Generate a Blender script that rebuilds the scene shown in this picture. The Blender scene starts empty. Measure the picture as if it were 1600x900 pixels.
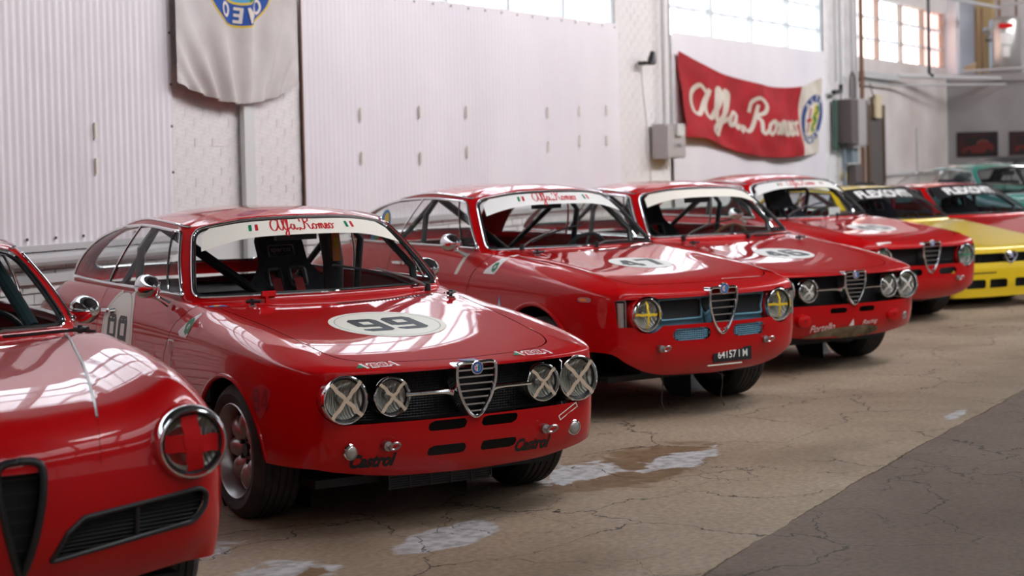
import bpy, bmesh, math, random
import numpy as np
from mathutils import Vector, Matrix
from mathutils.bvhtree import BVHTree
random.seed(7); np.random.seed(7)
SC = bpy.context.scene; COL = SC.collection
R = math.radians

# ---------------------------------------------------------------- camera
cam_d = bpy.data.cameras.new('camera'); cam = bpy.data.objects.new('camera', cam_d); COL.objects.link(cam)
cam_d.sensor_width = 36; cam_d.lens = 2850 / 1600 * 36
cam_d.shift_y = -104.3 / 1600
cam_d.clip_end = 200
cam_d.dof.use_dof = True; cam_d.dof.focus_distance = 8.1; cam_d.dof.aperture_fstop = 2.8
_az, _p, _r = R(90 - 62.37), R(1.952), -0.0233
_f = Vector((math.cos(_az) * math.cos(_p), math.sin(_az) * math.cos(_p), -math.sin(_p)))
_rt = Vector((math.sin(_az), -math.cos(_az), 0)); _up = _rt.cross(_f)
_q = Matrix((_rt, _up, -_f)).transposed() @ Matrix.Rotation(-_r * -1, 3, 'Z')
cam.matrix_world = Matrix.Translation((0, 0, 1.538)) @ _q.to_4x4()
SC.camera = cam

# ---------------------------------------------------------------- world, exposure
wd = bpy.data.worlds.new('sky'); SC.world = wd; wd.use_nodes = True
wn = wd.node_tree; bgn = wn.nodes['Background']
bgn.inputs[0].default_value = (0.62, 0.74, 0.95, 1); bgn.inputs[1].default_value = 1.0
SC.view_settings.view_transform = 'Standard'; SC.view_settings.look = 'None'
SC.view_settings.exposure = 0.0; SC.view_settings.gamma = 1
SC.view_settings.use_curve_mapping = False
SKYLIGHT = 4.2; WINDOW = 2.7; SIDEWIN = 0.25; WALLFILL = 17.0; WALLWASH = 0.0
SC.cycles.max_bounces = 8; SC.cycles.transparent_max_bounces = 16
SC.cycles.sample_clamp_indirect = 6; SC.cycles.caustics_reflective = False; SC.cycles.caustics_refractive = False

# ---------------------------------------------------------------- materials
MATS = {}
def mat(name, col=(.5, .5, .5), rough=.5, metal=0., coat=0., spec=.5, emit=None, estr=1., alpha=None, croug=.03):
    if name in MATS: return MATS[name]
    m = bpy.data.materials.new(name); m.use_nodes = True; MATS[name] = m
    b = m.node_tree.nodes['Principled BSDF']
    b.inputs['Base Color'].default_value = (*col, 1); b.inputs['Roughness'].default_value = rough
    b.inputs['Metallic'].default_value = metal; b.inputs['Coat Weight'].default_value = coat
    b.inputs['Coat Roughness'].default_value = croug; b.inputs['Coat IOR'].default_value = 1.38; b.inputs['Specular IOR Level'].default_value = spec
    if emit: b.inputs['Emission Color'].default_value = (*emit, 1); b.inputs['Emission Strength'].default_value = estr
    return m
def N(m, t, **kw):
    n = m.node_tree.nodes.new(t)
    for k, v in kw.items(): setattr(n, k, v)
    return n
def L(m, a, ao, b, bi): m.node_tree.links.new(a.outputs[ao], b.inputs[bi])
def bsdf(m): return m.node_tree.nodes['Principled BSDF']
def noise_col(m, c1, c2, scale=4, detail=6, lo=.35, hi=.65, rough=None, bump=0, bscale=None, stretch=None):
    tc = N(m, 'ShaderNodeTexCoord'); src = tc
    so = 'Object'
    mp = N(m, 'ShaderNodeMapping'); L(m, tc, 'Object', mp, 0)
    if stretch: mp.inputs['Scale'].default_value = stretch
    ns = N(m, 'ShaderNodeTexNoise'); ns.inputs['Scale'].default_value = scale; ns.inputs['Detail'].default_value = detail
    L(m, mp, 0, ns, 'Vector')
    cr = N(m, 'ShaderNodeValToRGB'); cr.color_ramp.elements[0].position = lo; cr.color_ramp.elements[1].position = hi
    cr.color_ramp.elements[0].color = (*c1, 1); cr.color_ramp.elements[1].color = (*c2, 1)
    L(m, ns, 'Fac', cr, 0); L(m, cr, 0, bsdf(m), 'Base Color')
    if bump:
        n2 = N(m, 'ShaderNodeTexNoise'); n2.inputs['Scale'].default_value = bscale or scale * 5; n2.inputs['Detail'].default_value = 8
        L(m, mp, 0, n2, 'Vector')
        bp = N(m, 'ShaderNodeBump'); bp.inputs['Strength'].default_value = bump; bp.inputs['Distance'].default_value = .01
        L(m, n2, 'Fac', bp, 'Height'); L(m, bp, 0, bsdf(m), 'Normal')
    return m
RED = mat('red_paint', (.50, .0012, .003), .40, 0, 1., .10, croug=.015)
RED2 = mat('red_paint_dark', (.40, .0035, .010), .32, 0, 1., .4, croug=.03)
YEL = mat('yellow_paint', (.80, .56, .01), .32, 0, 1., .4, croug=.03)
TEAL = mat('teal_paint', (.03, .22, .17), .3, 0, 1., .4, croug=.03)
CHROME = mat('chrome', (.82, .82, .83), .08, 1.)
STEEL = mat('dull_steel', (.45, .43, .42), .35, 1.)
ALLOY = mat('cast_alloy', (.40, .38, .38), .38, .85)
RUBBER = noise_col(mat('rubber', (.02, .02, .02), .75), (.016, .015, .015), (.035, .032, .03), 9, bump=.2, bscale=70)
BLACK = mat('matt_black', (.008, .008, .009), .6)
SATIN = mat('satin_black', (.015, .015, .017), .35)
TRIMB = mat('interior_black', (.012, .013, .018), .65)
CREAM = mat('cream_vinyl', (.88, .84, .74), .4)
WHITE = mat('white_vinyl', (.88, .87, .84), .35)
DGREY = mat('number_grey', (.045, .05, .055), .45)
REDV = mat('red_vinyl', (.55, .01, .015), .4)
GREENV = mat('green_vinyl', (.0, .20, .07), .4)
TAPE = mat('masking_tape', (.66, .52, .38), .7)
YTAPE = mat('yellow_tape', (.85, .58, .02), .6)
RTAPE = mat('red_tape', (.62, .010, .012), .75, spec=.2)
GTAPE = mat('green_tape', (.0, .25, .13), .6)
WTAPE = mat('white_tape', (.75, .72, .66), .6)
BLUEP = mat('light_blue_paint', (.15, .35, .47), .45)
BADGEB = mat('badge_blue', (.02, .10, .42), .35, coat=.5)
GOLD = mat('badge_gold', (.75, .50, .05), .35)
GHOST = mat('ghost_red', (.40, .02, .035), .4, coat=.6)
GHOSTD = mat('ghost_red_dark', (.22, .008, .012), .4, coat=.6)
ORANGE = mat('orange_label', (.85, .25, .03), .5)
BLUEL = mat('blue_label', (.05, .25, .6), .5)
RBELT = mat('red_webbing', (.45, .02, .03), .8)
WOOD = mat('wood_rim', (.16, .06, .02), .35)
PUTTY = noise_col(mat('bare_filler', (.2, .16, .1), .9), (.10, .08, .045), (.26, .21, .13), 14, bump=.5)
SIGNAL = mat('clear_signal_lens', (.42, .40, .37), .2, .5, .8)
PAPER = mat('paper', (.8, .8, .78), .6)
SEATF = mat('seat_cloth', (.012, .014, .022), .9)

def glass(name, tint=(1, 1, 1), k=1.0, base=.02):
    m = bpy.data.materials.new(name); m.use_nodes = True; MATS[name] = m
    nt = m.node_tree; nt.nodes.remove(nt.nodes['Principled BSDF']); out = nt.nodes['Material Output']
    tr = N(m, 'ShaderNodeBsdfTransparent'); tr.inputs[0].default_value = (*tint, 1)
    gl = N(m, 'ShaderNodeBsdfGlossy'); gl.inputs['Roughness'].default_value = .01
    lw = N(m, 'ShaderNodeLayerWeight'); lw.inputs[0].default_value = .5; fr = N(m, 'ShaderNodeMath', operation='POWER'); L(m, lw, 'Facing', fr, 0); fr.inputs[1].default_value = 4.5
    ml = N(m, 'ShaderNodeMath', operation='MULTIPLY_ADD'); ml.inputs[1].default_value = k; ml.inputs[2].default_value = base
    ml.use_clamp = True
    L(m, fr, 0, ml, 0); mx = N(m, 'ShaderNodeMixShader'); L(m, ml, 0, mx, 0)
    L(m, tr, 0, mx, 1); L(m, gl, 0, mx, 2); L(m, mx, 0, out, 0); return m
GLASS = glass('car_glass', (.92, .94, .93), .45, .03)
GLASSD = glass('car_glass_dusty', (.72, .70, .76), .5, .05)
LENSG = glass('lens_glass', (.95, .95, .92), .9, .04)
def make_lens():
    m = mat('lamp_reflector', (.98, .96, .90), .25, .08)
    tc = N(m, 'ShaderNodeTexCoord'); wv = N(m, 'ShaderNodeTexWave'); wv.inputs['Scale'].default_value = 26
    wv.inputs['Distortion'].default_value = 2.; wv.bands_direction = 'Y'
    L(m, tc, 'Object', wv, 'Vector')
    vo = N(m, 'ShaderNodeTexVoronoi'); vo.inputs['Scale'].default_value = 30; L(m, tc, 'Object', vo, 'Vector')
    ad = N(m, 'ShaderNodeMath', operation='ADD'); L(m, wv, 'Fac', ad, 0); L(m, vo, 'Distance', ad, 1)
    bp = N(m, 'ShaderNodeBump'); bp.inputs['Strength'].default_value = 1.; bp.inputs['Distance'].default_value = .02
    L(m, ad, 0, bp, 'Height'); L(m, bp, 0, bsdf(m), 'Normal'); return m
REFL = make_lens()

# ---------------------------------------------------------------- mesh helpers
def smoothstep(a, b, x):
    t = np.clip((x - a) / (b - a), 0, 1); return t * t * (3 - 2 * t)
def spl(tab):
    """monotone cubic through (x, y) rows (any order of x)"""
    a = np.array(sorted(tab), float); xs, ys = a[:, 0], a[:, 1]; h = np.diff(xs); d = np.diff(ys) / h
    mm = np.zeros(len(xs)); mm[0], mm[-1] = d[0], d[-1]
    for i in range(1, len(xs) - 1):
        if d[i - 1] * d[i] > 0:
            w1, w2 = 2 * h[i] + h[i - 1], h[i] + 2 * h[i - 1]; mm[i] = (w1 + w2) / (w1 / d[i - 1] + w2 / d[i])
    def f(x):
        x = np.clip(np.asarray(x, float), xs[0], xs[-1]); i = np.clip(np.searchsorted(xs, x) - 1, 0, len(xs) - 2)
        t = (x - xs[i]) / h[i]; t2, t3 = t * t, t * t * t
        return (2*t3 - 3*t2 + 1) * ys[i] + (t3 - 2*t2 + t) * h[i] * mm[i] + (-2*t3 + 3*t2) * ys[i+1] + (t3 - t2) * h[i] * mm[i+1]
    return f
def cat(us, P):
    """C1 Catmull-Rom through points P at params us"""
    us = np.array(us, float); P = np.array(P, float); m = np.zeros_like(P)
    for i in range(len(us)):
        a, b = max(i - 1, 0), min(i + 1, len(us) - 1); m[i] = (P[b] - P[a]) / (us[b] - us[a])
    def f(x):
        x = np.clip(np.asarray(x, float), us[0], us[-1]); i = np.clip(np.searchsorted(us, x) - 1, 0, len(us) - 2)
        h = (us[i+1] - us[i]); t = ((x - us[i]) / h)[..., None]; h = h[..., None]; t2, t3 = t*t, t*t*t
        return (2*t3-3*t2+1)*P[i] + (t3-2*t2+t)*h*m[i] + (-2*t3+3*t2)*P[i+1] + (t3-t2)*h*m[i+1]
    return f
def curve_pts(pts, n=8, closed=False):
    P = [np.array(p, float) for p in pts]; out = []; k = len(P)
    rng = range(k if closed else k - 1)
    for i in rng:
        if closed: p0, p1, p2, p3 = P[i-1], P[i], P[(i+1) % k], P[(i+2) % k]
        else: p0, p1, p2, p3 = P[max(i-1, 0)], P[i], P[i+1], P[min(i+2, k-1)]
        for j in range(n):
            t = j / n
            out.append(.5 * ((2*p1) + (-p0+p2)*t + (2*p0-5*p1+4*p2-p3)*t*t + (-p0+3*p1-3*p2+p3)*t**3))
    if not closed: out.append(P[-1])
    return out
class MB:
    """collects geometry and builds one mesh object"""
    def __init__(s): s.V = []; s.F = []; s.mi = []; s.mats = []
    def add(s, V, F, m):
        if m not in s.mats: s.mats.append(m)
        k = s.mats.index(m); o = len(s.V)
        s.V.extend([tuple(float(c) for c in v[:3]) for v in V]); s.F.extend([tuple(int(i) + o for i in f) for f in F]); s.mi.extend([k] * len(F)); return s
    def box(s, a, b, m, M=None):
        x0, y0, z0 = a; x1, y1, z1 = b
        V = [(x0,y0,z0),(x1,y0,z0),(x1,y1,z0),(x0,y1,z0),(x0,y0,z1),(x1,y0,z1),(x1,y1,z1),(x0,y1,z1)]
        if M is not None: V = [M @ Vector(v) for v in V]
        return s.add(V, [(0,3,2,1),(4,5,6,7),(0,1,5,4),(1,2,6,5),(2,3,7,6),(3,0,4,7)], m)
    def tube(s, pts, r, m, n=8, closed=False, flat=None):
        P = [Vector(p) for p in pts]; k = len(P)
        if k < 2: return s
        V = []; F = []; up = None
        for i in range(k):
            if closed: t = P[(i+1) % k] - P[i-1]
            else: t = P[min(i+1, k-1)] - P[max(i-1, 0)]
            t.normalize()
            if up is None:
                up = Vector((0, 0, 1)) if abs(t.z) < .9 else Vector((1, 0, 0))
            up = (up - t * up.dot(t)).normalized(); w = t.cross(up)
            rr = r[i] if hasattr(r, '__len__') else r
            for j in range(n):
                a = 2 * math.pi * j / n
                V.append(P[i] + (up * math.cos(a) + w * math.sin(a) * (flat or 1)) * rr)
        for i in range(k if closed else k - 1):
            for j in range(n):
                a, b = i * n + j, i * n + (j+1) % n; c, d = ((i+1) % k) * n + (j+1) % n, ((i+1) % k) * n + j
                F.append((a, b, c, d))
        if not closed: F.append(tuple(range(n))[::-1]); F.append(tuple((k-1) * n + j for j in range(n)))
        return s.add(V, F, m)
    def lathe(s, prof, m, n=32, M=None, a0=0, a1=2 * math.pi):
        """profile (radius, axial): revolved about local X axis"""
        V = []; F = []; k = len(prof); full = abs(a1 - a0 - 2 * math.pi) < 1e-6; nn = n if full else n + 1
        for i in range(nn):
            a = a0 + (a1 - a0) * i / n
            for r_, x in prof: V.append(Vector((x, r_ * math.cos(a), r_ * math.sin(a))))
        for i in range(n):
            for j in range(k - 1):
                a, b = i * k + j, i * k + j + 1; c, d = ((i+1) % nn) * k + j + 1, ((i+1) % nn) * k + j
                F.append((a, b, c, d))
        if M is not None: V = [M @ v for v in V]
        return s.add(V, F, m)
    def obj(s, name, parent=None, smooth=True, ang=35, **kw):
        me = bpy.data.meshes.new(name); me.from_pydata(s.V, [], s.F)
        for m in s.mats: me.materials.append(m)
        if len(s.mats) > 1: me.polygons.foreach_set('material_index', s.mi)
        if smooth:
            me.polygons.foreach_set('use_smooth', [True] * len(s.F))
            try: me.set_sharp_from_angle(angle=R(ang))
            except Exception: pass
        me.update()
        o = bpy.data.objects.new(name, me); COL.objects.link(o)
        if parent is not None: o.parent = parent
        for k, v in kw.items(): o[k] = v
        return o
def empty(name, label, cat_, loc=(0, 0, 0), rz=0, group=None):
    o = bpy.data.objects.new(name, None); COL.objects.link(o); o.location = loc; o.rotation_euler = (0, 0, rz)
    o['label'] = label; o['category'] = cat_
    if group: o['group'] = group
    return o
def copy_tree(o, parent=None):
    c = o.copy(); COL.objects.link(c)
    if parent is not None: c.parent = parent
    for ch in o.children: copy_tree(ch, c)
    return c

# clipping of polygon meshes carrying extra columns ----------------------------
def clip(V, F, f):
    """keep the part where f <= 0; V is an n x k array (all columns interpolated)"""
    f = np.where(np.abs(f) < 2e-4, 0, f); V = list(V); k0 = len(V); out = []; cache = {}
    pos = f > 0
    for fc in F:
        ps = [pos[i] for i in fc]
        if not any(ps): out.append(fc); continue
        if all(f[i] >= 0 for i in fc): continue
        nf = []
        n = len(fc)
        for a in range(n):
            i, j = fc[a], fc[(a+1) % n]
            if not pos[i]: nf.append(i)
            if (f[i] < 0 and f[j] > 0) or (f[i] > 0 and f[j] < 0):
                key = (i, j) if i < j else (j, i)
                if key not in cache:
                    t = f[key[0]] / (f[key[0]] - f[key[1]]); cache[key] = len(V); V.append(V[key[0]] * (1 - t) + V[key[1]] * t)
                nf.append(cache[key])
        if len(nf) >= 3: out.append(tuple(nf))
    used = sorted(set(i for fc in out for i in fc)); mp = {u: n for n, u in enumerate(used)}
    return (np.array([V[i] for i in used]) if used else np.zeros((0, 5))), [tuple(mp[i] for i in fc) for fc in out]
def psdf(P, poly):
    """signed distance (negative inside) of points P (n x 2) to closed polygon"""
    P = np.asarray(P, float); A = np.asarray(poly, float); B = np.roll(A, -1, 0); d = np.full(len(P), 1e9); ins = np.zeros(len(P), bool)
    for a, b in zip(A, B):
        e = b - a; w = P - a; t = np.clip((w @ e) / max(e @ e, 1e-12), 0, 1)
        d = np.minimum(d, ((w - t[:, None] * e) ** 2).sum(1))
        c = ((a[1] <= P[:, 1]) != (b[1] <= P[:, 1]))
        with np.errstate(divide='ignore', invalid='ignore'):
            xx = a[0] + (P[:, 1] - a[1]) * (b[0] - a[0]) / (b[1] - a[1])
        ins ^= c & (P[:, 0] < xx)
    return np.where(ins, -1, 1) * np.sqrt(d)
def rpoly(pts, r, n=6):
    """polygon with rounded corners; r scalar or list"""
    out = []; k = len(pts)
    for i in range(k):
        p0, p, p1 = (np.array(pts[j % k], float) for j in (i - 1, i, i + 1)); rr = r[i] if hasattr(r, '__len__') else r
        a, b = p0 - p, p1 - p; la, lb = np.linalg.norm(a), np.linalg.norm(b); a, b = a / la, b / lb
        d = min(rr / max(math.tan(math.acos(np.clip(a @ b, -1, 1)) / 2), .05), la * .48, lb * .48)
        for j in range(n + 1):
            t = j / n; out.append((1-t)**2 * (p + a*d) + 2*t*(1-t) * p + t*t * (p + b*d))
    return np.array(out)
def densify(poly, step, closed=True):
    out = []; k = len(poly)
    for i in range(k if closed else k - 1):
        a, b = np.array(poly[i], float), np.array(poly[(i+1) % k], float); n = max(1, int(np.linalg.norm(b-a) / step + .5))
        for j in range(n): out.append(a + (b - a) * j / n)
    if not closed: out.append(np.array(poly[-1], float))
    return out
# flat artwork: lists of (V2, F) ------------------------------------------------
def disc(r, nr=6, n=40, r0=0, rx=None):
    V = []; F = []; rs = np.linspace(r0, r, nr + 1)
    for q in rs:
        for j in range(n): a = 2 * math.pi * j / n; V.append((q * math.cos(a) * (rx or 1), q * math.sin(a)))
    for i in range(nr):
        for j in range(n): F.append((i*n+j, (i+1)*n+j, (i+1)*n+(j+1) % n, i*n+(j+1) % n))
    return np.array(V), F
def fill(poly, step=.02):
    """fill an arbitrary polygon with a clipped grid"""
    poly = np.array(poly, float); lo, hi = poly.min(0), poly.max(0); nx = max(6, int((hi[0]-lo[0]) / step)); ny = max(6, int((hi[1]-lo[1]) / step))
    xs = np.linspace(lo[0] - 1e-4, hi[0] + 1e-4, nx + 1); ys = np.linspace(lo[1] - 1e-4, hi[1] + 1e-4, ny + 1)
    V = np.array([(x, y) for y in ys for x in xs]); F = [(j*(nx+1)+i, j*(nx+1)+i+1, (j+1)*(nx+1)+i+1, (j+1)*(nx+1)+i) for j in range(ny) for i in range(nx)]
    return clip(V, F, psdf(V, poly))
def ribbon(paths, w, smooth=0, step=.02, callig=0):
    V = []; F = []
    for p in paths:
        if smooth: p = curve_pts(p, smooth)
        else: p = [np.array(q, float) for q in p]
        n = len(p); o = len(V)
        for i in range(n):
            a = p[i] - p[max(i-1, 0)]; b = p[min(i+1, n-1)] - p[i]
            la, lb = np.linalg.norm(a), np.linalg.norm(b)
            a = a / la if la > 1e-9 else b / lb; b = b / lb if lb > 1e-9 else a
            t = a + b; t /= max(np.linalg.norm(t), 1e-6); nn = np.array([-t[1], t[0]])
            mit = 1 / max(abs(a @ t), .5); ww = w
            if callig: ww = w * (1 - callig + callig * abs(t[1] * .95 + t[0] * .3))
            V.append(p[i] + nn * ww / 2 * mit); V.append(p[i] - nn * ww / 2 * mit)
            if i: k = o + 2*i; F.append((k-2, k-1, k+1, k))
    return np.array(V), F
SCRIPT = [[(1.5,1.8),(.9,2.1),(.35,1.6),(.1,.8),(.3,.1),(.8,.05),(1.3,.7),(1.6,1.6),(1.75,2.1)], [(1.75,2.1),(1.5,1.0),(1.55,.3),(1.8,0),(2.1,.25),
  (2.5,1.2),(2.8,2.1),(2.7,2.5),(2.45,2.2),(2.35,1.2),(2.4,.3),(2.6,0),(2.85,.3),(3.2,1.3),(3.45,2.2),(3.3,2.5),(3.1,2.1),(3.0,1.0),(2.8,-.5),(2.5,-1.),(2.2,-.8),(2.5,-.3),(3.1,.2),(3.5,.5)],
  [(4.2,.95),(3.8,1.0),(3.55,.5),(3.7,.05),(4.05,.3),(4.25,1.0)], [(4.25,1.0),(4.2,.3),(4.4,0),(4.7,.3)], [(4.9,.35),(5.0,.1),(4.8,-.2)],
  [(6.3,2.1),(6.1,1.0),(5.8,.2),(5.4,0),(5.1,.3)], [(5.5,1.4),(5.6,2.2),(6.4,2.6),(7.1,2.2),(7.0,1.6),(6.3,1.25),(6.7,.9),(6.8,.2),(7.1,0),(7.4,.3)],
  [(7.9,1),(7.5,.7),(7.5,.2),(7.8,0),(8.1,.35),(8.05,.85),(7.9,1),(8.2,.75),(8.5,.85)], [(8.5,.85),(8.6,.5),(8.5,0)], [(8.55,.4),(8.85,1.0),(9.0,.8),(8.9,0)],
  [(8.95,.5),(9.25,1.0),(9.4,.8),(9.35,.2),(9.55,0),(9.8,.3),(10.15,.6),(10.2,.95),(9.95,.95),(9.85,.45),(10.05,0),(10.4,.25)],
  [(10.85,1),(10.5,.7),(10.5,.2),(10.8,0),(11.1,.35),(11.05,.85),(10.85,1),(11.2,.8),(11.6,.95)]]
def script(width, w=.30):
    V, F = ribbon(SCRIPT, w, smooth=5, callig=.55); s = width / 11.6; return (V - np.array([5.8, .8])) * s, F
def roundel_digit(ch, w=.23):
    P = {'9': [[(.88,.9),(.88,.18),(.8,.1),(.2,.1),(.12,.18),(.12,.26)], [(.12,.62),(.12,1.4),(.2,1.5),(.8,1.5),(.88,1.4),(.88,.9)], [(.12,1.4),(.12,.8),(.2,.72),(.88,.72)]],
         '4': [[(.72,0),(.72,1.6)], [(.66,1.55),(.05,.52)], [(0,.44),(1.02,.44)]],
         '7': [[(0,1.48),(.98,1.48)], [(.9,1.5),(.42,0)]],
         '6': [[(.86,1.25),(.8,1.5),(.2,1.5),(.12,1.4),(.12,.2),(.2,.1),(.8,.1),(.88,.2),(.88,.8),(.8,.9),(.16,.9)]],
         '5': [[(.92,1.48),(.12,1.48)], [(.14,1.55),(.14,.86)], [(.1,.92),(.8,.92),(.88,.82),(.88,.2),(.8,.1),(.1,.1)]],
         '8': [[(.2,.1),(.12,.2),(.12,.75),(.88,.9),(.88,1.4),(.8,1.5),(.2,1.5),(.12,1.4),(.12,.9),(.88,.7),(.88,.2),(.8,.1),(.2,.1)]]}[ch]
    P = [densify(p, .12, False) for p in P]
    return ribbon(P, w)
def number(s, height, w=.27, gap=1.3):
    Vs = []; F = []
    for i, c in enumerate(s):
        V, f = roundel_digit(c, w); o = sum(len(v) for v in Vs); Vs.append(V + np.array([i * gap, 0])); F += [tuple(k + o for k in q) for q in f]
    V = np.concatenate(Vs); V -= (V.max(0) + V.min(0)) / 2; return V * height / 1.6, F
def text(s, height, shear=0, bold=0, width=None, spacing=1.0):
    cu = bpy.data.curves.new('t', 'FONT'); cu.body = s; cu.size = 1; cu.shear = shear; cu.offset = bold; cu.space_character = spacing; cu.resolution_u = 3
    o = bpy.data.objects.new('t', cu); COL.objects.link(o)
    dg = bpy.context.evaluated_depsgraph_get(); me = bpy.data.meshes.new_from_object(o.evaluated_get(dg))
    bm = bmesh.new(); bm.from_mesh(me); bmesh.ops.triangulate(bm, faces=bm.faces[:])
    for _ in range(3): bmesh.ops.subdivide_edges(bm, edges=[e for e in bm.edges if e.calc_length() > .22], cuts=1, use_grid_fill=False); bmesh.ops.triangulate(bm, faces=[f for f in bm.faces if len(f.verts) > 3])
    bm.to_mesh(me); bm.free()
    V = np.array([v.co[:2] for v in me.vertices]); F = [tuple(p.vertices) for p in me.polygons]
    bpy.data.objects.remove(o); bpy.data.curves.remove(cu); bpy.data.meshes.remove(me)
    V -= (V.max(0) + V.min(0)) / 2; h = V[:, 1].max() * 2; V = V * height / h
    if width: V[:, 0] *= width / (V[:, 0].max() * 2)
    return V, F
def tf(art, ang=0, off=(0, 0), sx=1, sy=1):
    V, F = art; c, s = math.cos(ang), math.sin(ang); V = V * np.array([sx, sy])
    return np.stack([V[:, 0]*c - V[:, 1]*s + off[0], V[:, 0]*s + V[:, 1]*c + off[1]], 1), F
def emblem(r, full=True):
    """round badge: blue ring, gold edges, cross half and serpent half"""
    L_ = [(disc(r, 3, 40), GOLD, 0), (disc(r*.95, 3, 40, r*.0), BADGEB, .0006), (disc(r*.60, 2, 32), GOLD, .0012)]
    V, F = disc(r*.56, 3, 32)
    a, fa = clip(V, F, V[:, 0]); L_.append(((a, fa), WHITE, .0018)); b, fb = clip(V, F, -V[:, 0]); L_.append(((b, fb), BLUEL, .0018))
    L_.append((ribbon([[(-.28*r, -.48*r), (-.28*r, .48*r)], [(-.54*r, .0), (-.02*r, .0)]], .13*r), REDV, .0024))
    L_.append((ribbon([[(.2*r,.42*r),(.42*r,.25*r),(.12*r,.08*r),(.42*r,-.1*r),(.12*r,-.26*r),(.3*r,-.42*r)]], .11*r, smooth=4), GREENV, .0024))
    if full:
        for word, a0, da in (('ALFA', 125, -23), ('ROMEO', -45, -23)):
            for i, c in enumerate(word):
                an = R(a0 + da * i); L_.append((tf(text(c, .21*r, bold=.02), an - math.pi/2, (.775*r*math.cos(an), .775*r*math.sin(an))), WHITE, .0024))
    return L_
def clover(r):
    out = []
    for k in range(4):
        a = R(45 + 90 * k)
        for d in (-.32, .32):
            V, F = disc(.30 * r, 2, 12); V = V + np.array([math.cos(a + d), math.sin(a + d)]) * .55 * r; out.append((V, F))
    out.append(ribbon([[(0, 0), (.1*r, -1.0*r)]], .12*r)); return out
def join2(arts):
    V = []; F = []
    for a, f in arts: o = sum(len(v) for v in V); V.append(a); F += [tuple(k + o for k in q) for q in f]
    return np.concatenate(V), F
def place(mb, art, m, org, du, dv, cast=None, bvh=None, off=.0015, lift=.6):
    """lay 2-D artwork on a plane, or drop it along `cast` onto a surface"""
    V, F = art; org, du, dv = Vector(org), Vector(du), Vector(dv); W = []
    nrm = du.cross(dv).normalized()
    for x, y in V:
        p = org + du * float(x) + dv * float(y)
        if bvh is not None:
            c = Vector(cast).normalized(); h = bvh.ray_cast(p - c * lift, c)
            if h[0] is not None:
                n = h[1] if h[1].dot(c) < 0 else -h[1]; p = h[0] + n * off
            else:
                h = bvh.find_nearest(p)
                if h[0] is not None: n = h[1] if h[1].dot(c) < 0 else -h[1]; p = h[0] + n * off
        else: p = p + nrm * off
        W.append(p)
    mb.add(W, F, m); return mb
def bvh_of(V, F): return BVHTree.FromPolygons([tuple(map(float, v[:3])) for v in V], F)
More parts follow.
